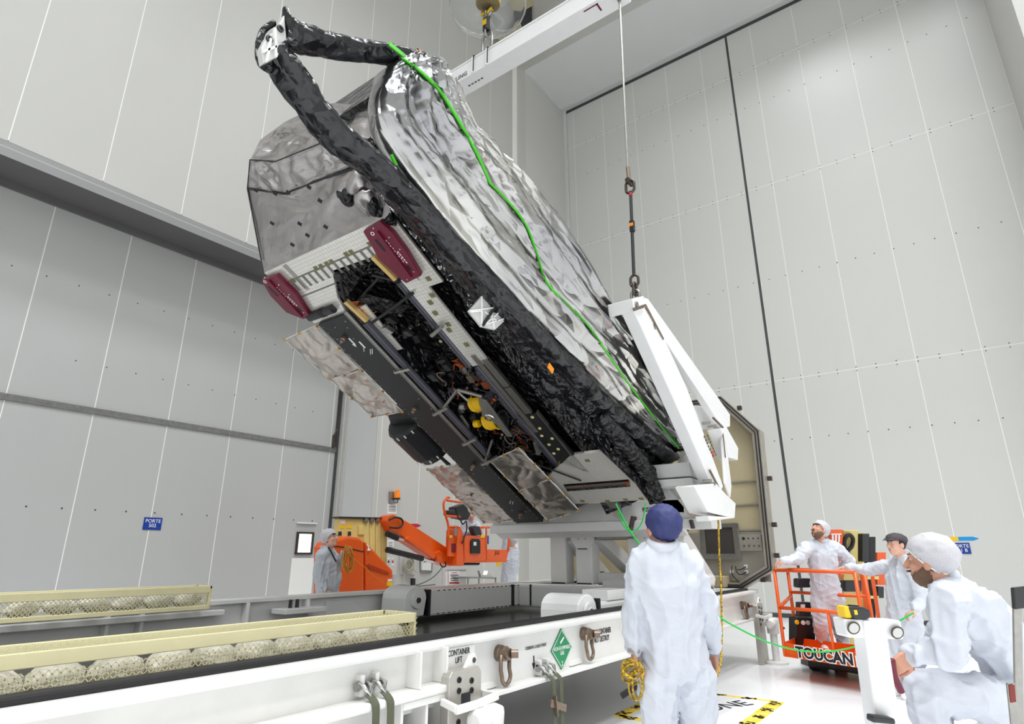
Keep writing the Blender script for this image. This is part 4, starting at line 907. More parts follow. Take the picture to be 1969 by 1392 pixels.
for k in range(4):
    MB().lathe((UE+.15, 2.93-.075*k, 1.74), -EX, [(0, .012 if k else .025), (.01, .01 if k else .02)], 10).build('connector', M['dark'], cp)
    MB().lathe((UE+.15, 2.93-.075*k, 1.63), -EX, [(0, .016), (.02, .014)], 8).build('connector', M['brown_steel'], cp)
for (y, x) in [(1.24, 3.18), (1.24, 2.95), (1.32, 2.95)]: MB().lathe((UE+.2, x, y), -EX, [(0, .03), (.02, .03), (.02, .012)], 12).build('white_knob', M['white'], ew)
for P in ([(UE+.18, 2.95, 1.24), (UE+.1, 3.02, 1.2), (UE+.12, 3.08, 1.24), (UE+.15, 3.1, 1.32)], [(UE+.18, 2.95, 1.32), (UE+.1, 3.0, 1.28), (UE+.1, 3.06, 1.27)], [(UE+.1, 3.14, 1.33), (UE+.08, 3.14, 1.2), (UE+.08, 3.06, 1.1), (UE+.05, 3.0, 1.03)]):
    MB().tube(spline(P, 5), .008, 6).build('cable', M['black'], ew, smooth=True)
MB().box((UE-.2, 3.2, 1.02), (UE+.1, 3.42, 1.18)).build('timber_block', mat('bare_wood', srgb(205, 190, 155), .6), ew, bevel=.004)
for v in (4.2, 4.4): MB().box((UE+.1, v, 1.1), (UE+.2, v+.06, 2.2)).build('panel_rib', M['cream'], ew)
for (v, z) in [(2.55, 3.1), (2.42, 2.6), (2.44, 1.9), (2.46, 1.45), (2.75, 3.78), (2.7, 1.1)]: MB().box((UE+.05, v-.05, z), (UE+.12, v+.02, z+.07)).build('rim_latch', M['dark_steel'], ew, bevel=.005)
# wire mesh cages with bags
M['mesh_cream'] = mat('cream_steel', srgb(234, 226, 182), .45, var=.06, vscale=6)
def cage(u0, u1, v0, v1, z0, z1, hw, label, topmesh=True):
    t = thing('mesh_cage', label, 'cage', ((u0+u1)/2, v0, z0), 'wire mesh cages on the container base')
    MB().box((u0, v0, z1-hw), (u1, v0+.015, z1)).build('front_rail', M['mesh_cream'], t, bevel=.004)
    MB().box((u0, v0, z0), (u1, v0+.015, z0+.035)).build('bottom_rail', M['mesh_cream'], t, bevel=.004)
    MB().box((u0, v1, z1-.04), (u1, v1+.015, z1)).build('rear_rail', M['mesh_cream'], t, bevel=.004)
    MB().box((u1-.02, v0, z0), (u1, v0+.045, z1)).build('end_post', M['mesh_cream'], t, bevel=.004)
    MB().box((u1-.02, v1-.03, z0), (u1, v1+.015, z1)).build('end_post', M['mesh_cream'], t, bevel=.004)
    MB().box((u1-.02, v0, z1-.03), (u1, v1, z1)).build('end_rail', M['mesh_cream'], t, bevel=.004)
    def meshp(org, X, Y, L, Hh, name):
        b = MB(); p = .032; hh = .017; vs = []; fs = []
        nx_ = int(L/p); ny = int(Hh/hh)
        N = X.cross(Y)
        def strip(p0, p1, w):
            d = (p1-p0).normalized(); s = d.cross(N).normalized()*(w/2); k = len(b.v)
            b.v += [p0+s, p1+s, p1-s, p0-s]; b.f.append((k, k+1, k+2, k+3))
        for j in range(ny):
            for i in range(nx_):
                o_ = org+X*(i*p+(p/2 if j % 2 else 0))+Y*(j*hh)
                strip(o_, o_+X*(p/2)+Y*hh, .0045); strip(o_, o_-X*(p/2)+Y*hh, .0045)
        o = b.build(name, M['mesh_cream'], t, fix=False); stuff(o); return o
    meshp(V3(u0, v0+.008, z0), EX, EZ, u1-u0, z1-z0-hw, 'mesh_front')
    if topmesh: meshp(V3(u0, v0+.01, z1-.004), EX, EY, u1-u0, v1-v0, 'mesh_top')
    meshp(V3(u1-.006, v0, z0), EY, EZ, v1-v0, z1-z0, 'mesh_end')
cage(-1.5, 3.23, 3.2, 3.52, .87, 1.118, .062, 'cream wire mesh cage nearest the black seal, full of pale bags')
cage(-1.0, 3.05, 5.6, 5.85, 1.035, 1.232, .06, 'cream wire mesh cage on the far container rim', False)
random.seed(11)
bagm = mat('pale_film_bag', srgb(232, 228, 215), .3, bump=.5, bscale=14, bkind='crinkle', bdist=.03, var=.12, vscale=9)
def pillow(u, v, z, a_, b_, c_, rot, name, label, grp):
    mb = MB(); mb.ball((0, 0, 0), (a_, b_, c_), 18, 10); R3 = Matrix.Rotation(rot, 3, 'Y')
    for i, p in enumerate(mb.v):
        k = 1+.16*mnoise.noise(p*9+Vector((u*3, 0, 0)))+.06*mnoise.noise(p*30)
        x = p.x/a_; p2 = Vector((p.x*k, p.y*k, p.z*k*(1 if abs(x) < .8 else .7))); mb.v[i] = R3 @ p2+Vector((u, v, z))
    o = mb.build(name, bagm, None, smooth=True); tag(o, label, 'bag', grp)
ORD = ['first', 'second', 'third', 'fourth', 'fifth', 'sixth', 'seventh', 'eighth', 'ninth', 'tenth', 'eleventh', 'twelfth']
for k in range(10):
    pillow(3.1-.24*k, 3.36, .972, .118, .12, .085, random.uniform(-.2, .2), 'desiccant_bag', 'pale film bag, %s from the right end of the nearer mesh cage' % ORD[k], 'desiccant bags in the near cage')
for k in range(7):
    pillow(2.9-.24*k, 5.73, 1.12, .118, .1, .065, random.uniform(-.2, .2), 'desiccant_bag', 'pale film bag, %s from the right end of the farther mesh cage' % ORD[k], 'desiccant bags in the far cage')
for (u, v, z) in [(4.05, 5.85, 1.0), (4.13, 5.85, 1.0)]:
    MB().lathe((u, v, z-.04), EZ, [(0, .02), (.09, .018)], 8).build('bolt', M['dark'], ct)
C('bolt_plate', MB().box((3.9, 5.7, .92), (4.4, 5.95, .97)), M['white'])

# ================================================================= crane girder high behind the beam
cg = thing('crane_girder', 'beige crane girder with dark underside high behind the spreader beam', 'crane', tuple(pV(1010, 30, 9.6)))
MB().prism([pV(x, y, 9.6) for x, y in [(968, 46), (975, 27), (996, 28), (1004, 52), (985, 68)]], EY*.5).build('end_carriage', M['cream'] if False else M['beige'], cg, bevel=.02)
MB().prism([pV(x, y, 9.65) for x, y in [(990, 30), (1006, 50), (1085, -2), (1085, -40), (1020, -10)]], EY*.5).build('underside', M['dark'], cg)
MB().prism([pV(x, y, 9.6) for x, y in [(972, 28), (1000, 24), (1060, -8), (1060, -40), (1000, -20)]], EY*.5).build('girder_web', M['beige'], cg)

# ================================================================= orange boom lift by the left wall
VBm = 7.9
bl = thing('boom_lift', 'orange boom lift with cream mast beside the left wall', 'boom lift', (6.7, VBm+.5, 0))
def prof(name, px, v, depth, m, par=None, bevel=.02): return MB().prism([pV(x, y, v) for x, y in px], EY*depth).build(name, m, par or bl, bevel=bevel)
zb = -.0
hood = prof('rear_hood', [(632, 1190), (633, 1052), (638, 1044), (648, 1036), (668, 1031), (690, 1033), (701, 1040), (701, 1190)], VBm, .4, M['orange'], bevel=.04)
prof('front_hood', [(703, 1190), (703, 1041), (712, 1050), (756, 1096), (756, 1190)], VBm+.01, .38, M['orange'], bevel=.03)
prof('hood_groove', [(705, 1086), (708, 1084), (748, 1100), (748, 1105), (712, 1094)], VBm-.005, .02, mat('deep_orange', srgb(176, 56, 10), .45), bevel=0)
prof('hood_seam', [(634, 1048), (660, 1051), (700, 1060), (700, 1062), (660, 1053), (634, 1050)], VBm-.006, .02, M['black'], bevel=0)
prof('warning_label', [(744, 1119), (754, 1118), (754, 1126), (744, 1127)], VBm-.002, .01, M['yellow'], bevel=0)
prof('warning_label', [(746, 1114), (754, 1113), (754, 1117), (746, 1118)], VBm-.002, .01, M['sign_white'], bevel=0)
b = MB(); b.tube(spline([pV(x, y, VBm-.01) for x, y in [(706, 1047), (709, 1054), (707, 1058), (712, 1057)]], 4), .012, 6); b.build('hood_mark', M['sign_white'], bl)
for (x, y) in [(630, 1180), (735, 1180)]:
    c_ = pV(x, y, VBm+.1); MB().lathe((c_.x, VBm+.05, .32), EY, [(0, .32), (.25, .32)], 24).build('wheel', M['black'], bl, bevel=.02)
    MB().lathe((c_.x, VBm+1.0-.2, .32), EY, [(0, .32), (.25, .32)], 24).build('wheel', M['black'], bl, bevel=.02)
# cream mast
VM = VBm+.45
prof('mast_housing', [(653, 1180), (653, 996), (700, 997), (700, 1180)], VM, .15, M['cream'])
for k in range(4): prof('mast_column', [(700+11.3*k, 1180), (700+11.3*k, 998), (710.3+11.3*k, 998), (710.3+11.3*k, 1180)], VM-.02, .15, M['cream'], bevel=.008)
prof('mast_cap', [(650, 996), (652, 993), (744, 995), (744, 998)], VM-.04, .2, M['dark'], bevel=0)
for k in range(4):
    c_ = pV(705+11.3*k, 1001, VM-.05); MB().lathe(c_, EY, [(0, .045), (.05, .045)], 12).build('roller', M['steel'], bl)
for x in (654, 667): prof('warning_label', [(x, 1010), (x+9, 1010), (x+9, 1016), (x, 1016)], VM-.005, .01, M['yellow'], bevel=0)
prof('notice', [(655, 999), (664, 999), (664, 1007), (655, 1007)], VM-.005, .01, M['paper'], bevel=0)
for x in (651, 669): prof('hinge', [(x+2, 1022), (x+6, 1022), (x+6, 1030), (x+2, 1030)], VM-.03, .04, M['dark'], bevel=0)
prof('panel_box', [(690, 1010), (700, 1010), (700, 1028), (690, 1028)], VM-.03, .04, M['cream'], bevel=.004)
# boom
VO = VM-.2
prof('boom_arm', [(744, 1002), (748, 991), (758, 989), (790, 1007), (880, 1066), (880, 1078), (868, 1088), (840, 1072), (835, 1076), (780, 1040), (776, 1032), (752, 1020)], VO, .22, M['orange'], bevel=.015)
prof('boom_plate', [(780, 1036), (786, 1031), (838, 1064), (838, 1072), (832, 1074)], VO-.03, .04, M['orange'], bevel=.008)
MB().tube(spline([pV(x, y, VO-.05) for x, y in [(748, 1000), (760, 995), (772, 998), (774, 1008), (766, 1015), (750, 1014)]], 5), .018, 7).build('hose_loop', M['black'], bl, smooth=True)
MB().tube([pV(744, 1026, VO+.05), pV(764, 1035, VO+.05)], .05, 12).build('ram_barrel', M['black'], bl); MB().tube([pV(764, 1034, VO+.05), pV(778, 1037, VO+.05)], .03, 12).build('ram_rod', M['chrome'], bl)
MB().tube([pV(744, 1057, VO+.05), pV(812, 1074, VO+.05)], .05, 12).build('ram_barrel', M['black'], bl); MB().tube([pV(812, 1074, VO+.05), pV(836, 1080, VO+.05)], .03, 12).build('ram_rod', M['chrome'], bl)
prof('boom_knuckle', [(838, 1062), (846, 1058), (882, 1078), (872, 1089), (866, 1088), (842, 1080)], VO-.05, .3, M['orange'])
MB().tube(spline([pV(x, y, VO-.06) for x, y in [(846, 1082), (850, 1090), (857, 1088), (856, 1080)]], 4), .012, 6).build('hose_loop', M['black'], bl, smooth=True)
# basket
VK = VO-.25
def bar_(pts, r=.022, v=VK): return MB().tube(spline([pV(x, y, v) for x, y in pts], 4), r, 8).build('guard_rail', M['orange'], bl, smooth=True)
prof('basket_post', [(878, 1088), (880, 1020), (885, 1012), (890, 1022), (893, 1088)], VK, .3, M['orange'], bevel=.015)
prof('basket_side', [(862, 1070), (862, 1034), (878, 1033), (878, 1070)], VK+.05, .04, M['orange'], bevel=.004)
prof('side_opening', [(869, 1062), (869, 1045), (878, 1045), (878, 1062)], VK+.04, .02, M['maroon'], bevel=0)
prof('basket_panel', [(893, 1080), (893, 1030), (935, 1030), (935, 1080)], VK, .05, M['orange'], bevel=.006)
prof('basket_panel', [(936, 1078), (936, 1056), (979, 1057), (974, 1078)], VK, .05, M['orange'], bevel=.006)
prof('basket_floor', [(890, 1079), (976, 1077), (974, 1081), (890, 1082)], VK, .7, M['orange'], bevel=.006)
prof('basket_underside', [(892, 1082), (925, 1082), (922, 1087), (894, 1087)], VK+.1, .5, M['dark'])
prof('control_screen', [(906, 1040), (909, 1036), (921, 1036), (924, 1040), (924, 1064), (906, 1064)], VK-.03, .04, M['black'], bevel=.006)
prof('screen_label', [(911, 1042), (916, 1042), (916, 1049), (911, 1049)], VK-.035, .01, M['paper'], bevel=0)
prof('control_box', [(908, 1014), (912, 1011), (923, 1012), (928, 1028), (914, 1030)], VK-.02, .12, M['dark'])
for x in (862, 924): prof('warning_label', [(x, 1029), (x+8, 1029), (x+8, 1034), (x, 1034)], VK-.01, .01, M['yellow'], bevel=0)
bar_([(862, 1034), (862, 1010), (855, 985), (853, 968), (859, 957), (864, 957)]); bar_([(860, 962), (880, 965), (900, 968), (930, 974)]); bar_([(858, 992), (885, 994)]); bar_([(863, 1013), (880, 1013)])
bar_([(924, 1014), (955, 1014), (979, 1014), (981, 1017), (977, 1060)]); bar_([(935, 1014), (935, 1056)], .018); bar_([(924, 1014), (924, 1030)], .018)
bar_([(935, 1014), (980, 1012)], .02, VK+.7); bar_([(980, 1012), (976, 1060)], .02, VK+.7)
prof('drive_head', [(876, 975), (896, 968), (905, 990), (900, 1000), (880, 996)], VK+.1, .2, M['dark']); prof('drive_head', [(863, 981), (875, 980), (875, 991), (863, 991)], VK, .15, M['dark'])
MB().tube(spline([pV(x, y, VK-.03) for x, y in [(884, 996), (890, 1008), (896, 1002), (897, 1020), (888, 1045)]], 5), .014, 6).build('hose_loop', M['black'], bl, smooth=True)
MB().tube(spline([pV(x, y, VK-.03) for x, y in [(893, 998), (885, 1000), (880, 992), (890, 988)]], 5), .012, 6).build('hose_loop', M['black'], bl, smooth=True)
MB().lathe(pV(876, 1030, VK-.03), pV(876, 1010, VK-.03)-pV(876, 1030, VK-.03), [(0, .03), (.15, .03)], 10).build('filter_bottle', M['steel'], bl)
text('lettering', 'JLG', .1, pV(956, 1063, VK-.004), EX, EZ, M['ink'], bl, shear=.2)

# ================================================================= wall fittings on the left wall
def wpx(name, px, m, par=None, off=.0, d=.05, bevel=.004): return MB().prism([pV(x, y, VL-off-d) for x, y in px], EY*d).build(name, m, par, bevel=bevel)
be = thing('warning_beacon', 'orange rotating beacon lamp on a grey wall bracket', 'beacon', tuple(pV(760, 950, VL)))
wpx('bracket', [(751, 945), (758, 945), (758, 967), (751, 967)], M['steel'], be, 0, .06)
c_ = pV(763.5, 958, VL-.12); MB().lathe(c_, EZ, [(0, .07), (.03, .07), (.035, .065), (.17, .05), (.19, .03)], 14).build('lens', mat('amber_lens', srgb(235, 130, 20), .25, emit=srgb(235, 120, 10), estr=.25), be)
MB().lathe(c_-EZ*.03, EZ, [(0, .075), (.035, .075)], 14).build('base', M['dark'], be)
MB().tube(spline([c_-EZ*.02, c_-EZ*.08+EX*.03, c_-EZ*.1-EX*.06], 4), .01, 6).build('cable', M['black'], be)
for (px, lab) in [([(745, 969), (763, 969), (763, 988), (745, 988)], 'white paper notice on the wall under the beacon lamp'), ([(745, 1038), (757, 1038), (757, 1052), (745, 1052)], 'white paper notice on the wall behind the cream mast')]:
    t = tag(wpx('wall_notice', px, M['paper'], None, .0, .006, 0), lab, 'notice')
    x0, x1, y0, y1 = px[0][0], px[1][0], px[0][1], px[2][1]
    for k in range(4): wpx('print_line', [(x0+2, y0+4+k*3), (x1-2, y0+4+k*3), (x1-2, y0+5+k*3), (x0+2, y0+5+k*3)], M['ink_grey'], t, .007, .001, 0)
t = tag(wpx('direction_arrow', [(783, 1007), (803, 1007), (810, 1010.5), (803, 1014), (783, 1014)], mat('crimson', srgb(190, 25, 60), .5), None, .0, .006, 0), 'crimson arrow marking on the wall above the boom', 'arrow sign')
cb = thing('control_box', 'grey push-button control box on the wall by the boom ram', 'control box', tuple(pV(755, 1085, VL)))
wpx('enclosure', [(744, 1068), (764, 1068), (762, 1105), (744, 1105)], M['grey_paint'], cb, 0, .1)
for i, (x, y, m_) in enumerate([(747, 1074, 'sign_white'), (755, 1074, 'sign_white'), (747, 1080, 'ink'), (755, 1080, 'red'), (755, 1086, 'sign_white')]): MB().lathe(pV(x, y, VL-.1), -EY, [(0, .022), (.015, .018)], 10).build('button', M[m_], cb)
ho = thing('cable_coil', 'coiled pale cable hanging on a grey wall bracket', 'cable coil', tuple(pV(787, 1085, VL)))
wpx('back_board', [(769, 1070), (800, 1070), (798, 1105), (769, 1105)], M['grey_paint'], ho, 0, .02)
random.seed(5)
for k in range(9):
    c_ = pV(787, 1086, VL-.05-.012*k); r = .10+.012*(k % 4)
    MB().tube([c_+EX*(r*1.1*math.cos(t)+.008*math.sin(3*t+k))+EZ*(r*1.2*math.sin(t)+.008*math.cos(2*t+k)) for t in [2*math.pi*i/28 for i in range(28)]], .011, 6, closed=True).build('coil', mat('pale_cable', srgb(190, 186, 165), .5) if k == 0 else bpy.data.materials['pale_cable'], ho, smooth=True)
MB().tube(spline([pV(x, y, VL-.1) for x, y in [(780, 1095), (777, 1110), (776, 1128)]], 5), .01, 6).build('tail', bpy.data.materials['pale_cable'], ho); MB().tube(spline([pV(x, y, VL-.1) for x, y in [(795, 1094), (800, 1100), (804, 1098)]], 4), .01, 6).build('tail', bpy.data.materials['pale_cable'], ho)
eb_ = thing('electrical_box', 'white electrical box with a lever on the wall', 'electrical box', tuple(pV(822, 1083, VL)))
wpx('back_plate', [(808, 1066), (833, 1066), (831, 1101), (809, 1101)], M['steel'], eb_, 0, .03); wpx('cover', [(812, 1072), (830, 1074), (829, 1097), (812, 1096)], M['white'], eb_, .03, .05); MB().bar(pV(815, 1080, VL-.09), pV(824, 1076, VL-.09), .015, .02).build('lever', M['steel'], eb_)
t = tag(MB().tube(spline([pV(x, y, VL-.15) for x, y in [(800, 1125), (815, 1120), (835, 1108), (853, 1088)]], 6), .012, 6).build('loose_cable', M['ink_grey'], None, smooth=True), 'grey cable sagging from the boom toward the wall base', 'cable')
t = tag(MB().tube(spline([pV(x, y, VL-.2) for x, y in [(757, 1126), (775, 1125), (800, 1127), (837, 1124)]], 6), .012, 6).build('wall_cable', M['ink_grey'], None, smooth=True), 'thin dark cable running low along the wall', 'cable')
tag(wpx('wall_plug', [(794, 1112), (799, 1112), (799, 1125), (794, 1125)], M['dark'], None, .0, .08), 'black cable plug on the wall below the coil', 'plug')
bd = thing('safety_barrier', 'grey folding barrier with a red lettered no entry notice', 'barrier', tuple(pV(875, 1140, 9.2)))
def bp_(name, px, m, v=9.2, d=.02): return MB().prism([pV(x, y, v) for x, y in px], EY*d).build(name, m, bd, bevel=.004)
bp_('frame', [(852, 1092), (897, 1092), (897, 1096), (857, 1096), (857, 1170), (852, 1170)], M['grey_paint'], 9.2, .04); bp_('panel', [(857, 1096), (897, 1096), (895, 1170), (857, 1170)], M['paper'], 9.22)
nt_ = bp_('notice', [(863, 1098), (884, 1098), (884, 1124), (863, 1124)], M['sign_white'], 9.19, .008)
dr_ = mat('red_ink', srgb(190, 40, 50), .6)
p = pV(873.5, 1101, 9.187); text('lettering', 'PASSAGE INTERDIT', .022, p, EX, EZ, dr_, bd); p = pV(873.5, 1121, 9.187); bp_('print_line', [(864, 1119), (883, 1119), (883, 1122.5), (864, 1122.5)], dr_, 9.187, .001)
for k in range(4): bp_('print_line', [(866+k % 2, 1105+k*3.4), (882-k % 2, 1105+k*3.4), (882-k % 2, 1106.5+k*3.4), (866+k % 2, 1106.5+k*3.4)], M['ink'], 9.187, .001)
# cart with a small computer
kt = thing('service_cart', 'metal service cart with a grey laptop behind the lift basket', 'cart', tuple(pV(925, 1145, 8.8)))
MB().prism([pV(x, y, 8.8) for x, y in [(898, 1109), (955, 1110), (955, 1113), (898, 1112)]], EY*.5).build('top_shelf', M['steel'], kt)
for x in (900, 921, 953):
    for v in (8.8, 9.28): c_ = pV(x, 1111, v); MB().bar((c_.x, v, c_.z), (c_.x, v, 0.02), .025, .025).build('leg', M['steel'], kt)
c_ = pV(925, 1150, 8.8); MB().box((c_.x-.3, 8.8, .35), (c_.x+.3, 9.3, .38)).build('low_shelf', M['steel'], kt)
lp = thing('laptop', 'open grey laptop with a bright screen on the service cart', 'laptop', tuple(pV(935, 1108, 8.9)))
MB().prism([pV(x, y, 8.9) for x, y in [(922, 1097), (948, 1098), (952, 1110), (925, 1110)]], EY*.06).build('shell', M['grey_paint'], lp); MB().prism([pV(x, y, 8.895) for x, y in [(931, 1098), (938, 1098), (936, 1105), (929, 1105)]], EY*.004).build('screen', mat('lit_screen', (1, 1, 1), .3, emit=(1, 1, 1), estr=1.2), lp)
for (px, col, lab) in [([(858, 1032), (864, 1032), (864, 1050), (858, 1050)], (200, 50, 55), 'red and white wall sign left of the lift basket'), ([(935, 1030), (940, 1030), (940, 1046), (935, 1046)], (40, 80, 150), 'blue wall sign seen through the lift basket'), ([(955, 1076), (964, 1076), (964, 1088), (955, 1088)], (225, 185, 30), 'yellow wall sign below the lift basket')]:
    tag(wpx('wall_sign', px, mat('sign_tint', srgb(*col), .5), None, .0, .008, 0), lab, 'sign')
# signs
s5 = thing('door_sign', 'blue PORTE 502 sign on the large grey door', 'sign', (5.06, VD, 2.02))
MB().box((4.91, VD-.012, 1.91), (5.215, VD-.002, 2.12)).build('board', M['blue'], s5, bevel=.002)
text('lettering', 'PORTE\n502', .085, (5.062, VD-.0135, 2.02), EX, EZ, M['sign_white'], s5)
s5 = thing('door_sign', 'blue PORTE 501 B sign on the tall white door', 'sign', (UW, .25, 1.62))
MB().box((UW-.012, .09, 1.51), (UW-.002, .43, 1.745)).build('board', M['blue'], s5, bevel=.002)
text('lettering', 'PORTE\n501 B', .1, (UW-.0135, .26, 1.63), -EY, EZ, M['sign_white'], s5)
ar_ = thing('direction_arrow', 'yellow and blue arrow strip above the PORTE 501 B sign', 'arrow sign', (UW, .3, 1.83))
MB().box((UW-.006, .27, 1.79), (UW-.001, .6, 1.87)).build('yellow_half', M['yellow'], ar_)
MB().prism([(UW-.006, .27, 1.79), (UW-.006, .0, 1.79), (UW-.006, -.1, 1.83), (UW-.006, .0, 1.87), (UW-.006, .27, 1.87)], (.005, 0, 0)).build('blue_half', mat('sky_blue', srgb(0, 150, 220), .5), ar_)

# ================================================================= compact lift (orange basket) on the right
FL, FR = V3(8.85, 2.2, 0), V3(8.45, 1.2, 0); q_ = pD(1531, 1222, 8.2); BL = V3(q_.x, q_.y, 0); BR = FR+(BL-FL)
tl = thing('mast_lift', 'compact mast lift with orange basket and cream mast near the tall door', 'lift', tuple((FL+BR)/2))
def zz(p, z): return V3(p.x, p.y, z)
def slab(pts, z0, z1, name, m, bevel=.006): return MB().prism([zz(p, z0) for p in pts], EZ*(z1-z0)).build(name, m, tl, bevel=bevel)
slab([FL, FR, BR, BL], .27, .3, 'basket_floor', M['orange'])
for (p, q2) in ((FL, FR), (FL, BL), (BL, BR), (FR, BR)):
    d = (q2-p).normalized(); MB().prism([zz(p, .26), zz(q2, .26), zz(q2, .42), zz(p, .42)], V3(d.y, -d.x, 0)*-.015).build('kick_panel', M['orange'], tl)
def rail(p, q2, r=.022): MB().tube([p, q2], r, 8).build('guard_rail', M['orange'], tl, smooth=True)
for p, zt in ((FL, 1.3), (BL, 1.3), (BR, 1.3), (FR, 1.3)): rail(zz(p, .27), zz(p, zt))
for (p, q2) in ((FL, FR), (FL, BL), (BL, BR)):
    rail(zz(p, 1.3), zz(q2, 1.3)); rail(zz(p, .84 if p is FL else 1.0), zz(q2, .84 if p is FL and q2 is FR else (.95 if p is FL else 1.0)))
m_ = FL.lerp(FR, .62); rail(zz(m_, .42), zz(m_, .84), .018)
X_ = (FR-FL).normalized()
text('lettering', 'TOUCAN', .17, zz(FL.lerp(FR, .5), .335)+V3(X_.y, -X_.x, 0)*.017, X_, EZ, M['sign_white'], tl, sx=1.0, bold=.018)
text('lettering', 'TOUCAN', .17, zz(FL.lerp(FR, .5), .335)+V3(X_.y, -X_.x, 0)*.02, X_, EZ, M['ink'], tl, sx=1.0, bold=.006)
st = zz(FL.lerp(FR, .93), .33)+V3(X_.y, -X_.x, 0)*.018; MB().frame(st, X_, V3(X_.y, -X_.x, 0), EZ, .07, .002, .06).build('sticker', M['sign_white'], tl); MB().frame(st+V3(X_.y, -X_.x, 0)*.003, X_, V3(X_.y, -X_.x, 0), EZ, .035, .002, .022).build('sticker_mark', M['green'], tl)
def tb(name, x0, y0, x1, y1, d, dep, m, bevel=.008):
    P = [pD(x, y, d) for x, y in [(x0, y1), (x1, y1), (x1, y0), (x0, y0)]]
    fwh = V3(FW.x, FW.y, 0).normalized(); return MB().prism(P, fwh*dep).build(name, m, tl, bevel=bevel)
tb('battery_pack', 1532, 1188, 1568, 1246, 8.1, .25, M['black']); tb('control_panel', 1537, 1158, 1560, 1186, 8.1, .12, M['dark']); tb('panel_display', 1540, 1162, 1548, 1170, 8.09, .02, M['sign_white'], 0)
tb('tool_tray', 1532, 1112, 1560, 1130, 8.15, .12, M['dark'], .02); tb('tool_tray', 1624, 1116, 1658, 1138, 8.1, .14, M['dark'], .02)
for k, (x, y) in enumerate([(1532, 1196), (1544, 1197), (1553, 1197)]): MB().lathe(pD(x, y, 8.09), -FW, [(0, .03), (.02, .025)], 10).build('knob', M[['yellow', 'sign_white', 'grey_paint'][k]], tl)
tb('mast_column', 1597, 1018, 1621, 1110, 8.7, .2, M['orange']); 
for k in range(3): tb('column_mark', 1600+6*k, 1027, 1603+6*k, 1042, 8.69, .01, M['sign_white'], 0)
tb('column_mark', 1598, 1026, 1618, 1028, 8.69, .01, M['sign_white'], 0)
tb('mast_plate', 1622, 1019, 1650, 1260, 8.75, .15, M['cream']); tb('mast_plate', 1650, 1024, 1662, 1260, 8.85, .3, M['cream'])
for k in range(5): tb('mast_chain', 1665+4.2*k, 1100, 1667+4.2*k, 1240, 8.8, .05, M['dark'], 0)
tb('chain_guard', 1658, 1026, 1672, 1080, 8.7, .12, M['dark']); tb('mast_crossbar', 1652, 1108, 1690, 1114, 8.65, .1, M['cream'], 0); tb('mast_crossbar', 1655, 1146, 1690, 1151, 8.65, .1, M['cream'], 0)
tb('mast_rail', 1672, 1032, 1684, 1260, 8.9, .2, M['black']); tb('rear_cover', 1686, 1062, 1704, 1125, 9.0, .3, M['orange']); tb('rear_box', 1688, 1128, 1700, 1150, 8.8, .2, M['dark'])
MB().tube(spline([pD(x, y, 8.7) for x, y in [(1625, 1060), (1624, 1040), (1631, 1028), (1640, 1035), (1638, 1050), (1630, 1062), (1642, 1078), (1645, 1090)]], 6), .028, 8).build('hose_loop', M['black'], tl, smooth=True)
for (x0, x1) in ((1655, 1664), (1676, 1685)):
    MB().bar(pD(x0, 1098, 8.25), pD(x0+15, 1200, 8.25), .045, .05).build('mast_frame', M['orange'], tl)
base = MB().prism([zz(BL.lerp(BR, .1), .08), zz(BR, .08), zz(BR+V3(1.0, .05, 0), .08), zz(BL+V3(1.0, .05, 0), .08)], EZ*.22).build('chassis', M['dark'], tl, bevel=.03)
for p in (BL+V3(.2, -.15, 0), BR+V3(.2, .1, 0), BL+V3(.85, -.1, 0), BR+V3(.85, .1, 0)): MB().lathe(zz(p, .12), V3(.3, 1, 0), [(-.05, .12), (.05, .12)], 16).build('wheel', M['black'], tl, bevel=.01)
tb('under_motor', 1558, 1268, 1590, 1283, 8.4, .3, M['dark']); tb('under_bracket', 1612, 1268, 1628, 1288, 8.3, .15, M['orange'])

# ================================================================= floor markings
fm = thing('floor_tape', 'worn yellow and black tape rectangle on the white floor', 'floor tape', (6.75, 2.5, 0))
ytape = mat('worn_yellow_tape', srgb(252, 205, 20), .5, col2=srgb(245, 222, 110), vscale=6)
random.seed(21)
def ftape(p, q2, w):
    p = Vector(p); q2 = Vector(q2); d = (q2-p).normalized(); s_ = V3(-d.y, d.x, 0); MB().prism([p-s_*w/2, q2-s_*w/2, q2+s_*w/2, p+s_*w/2], EZ*.002).build('tape_strip', ytape, fm)
    L = (q2-p).length; k = 0.12
    while k < L-.05:
        b = MB(); c_ = p+d*k
        for j in range(16):
            o_ = c_+d*random.uniform(-.07, .07)+s_*random.uniform(-w*.42, w*.42)+EZ*.0025; r_ = random.uniform(.01, .03); a0 = random.uniform(0, 6)
            b.poly([o_+V3(r_*math.cos(a0+t)*random.uniform(.5, 1.3), r_*math.sin(a0+t)*random.uniform(.5, 1.3), 0) for t in (0, 1.2, 2.5, 3.8, 5)])
        stuff(b.build('hazard_mark', M['ink'], fm)); k += .32
ftape((5.95, 3.1, 0), (7.2, 3.1, 0), .13); ftape((7.45, 3.05, 0), (7.5, 2.0, 0), .07); ftape((7.5, 2.0, 0), (6.0, 2.0, 0), .14); ftape((5.95, 3.1, 0), (5.95, 2.0, 0), .12)
text('lettering', 'ZONE', .3, (6.9, 2.42, .002), V3(.9, -.43, 0), V3(.43, .9, 0), M['ink'], fm)

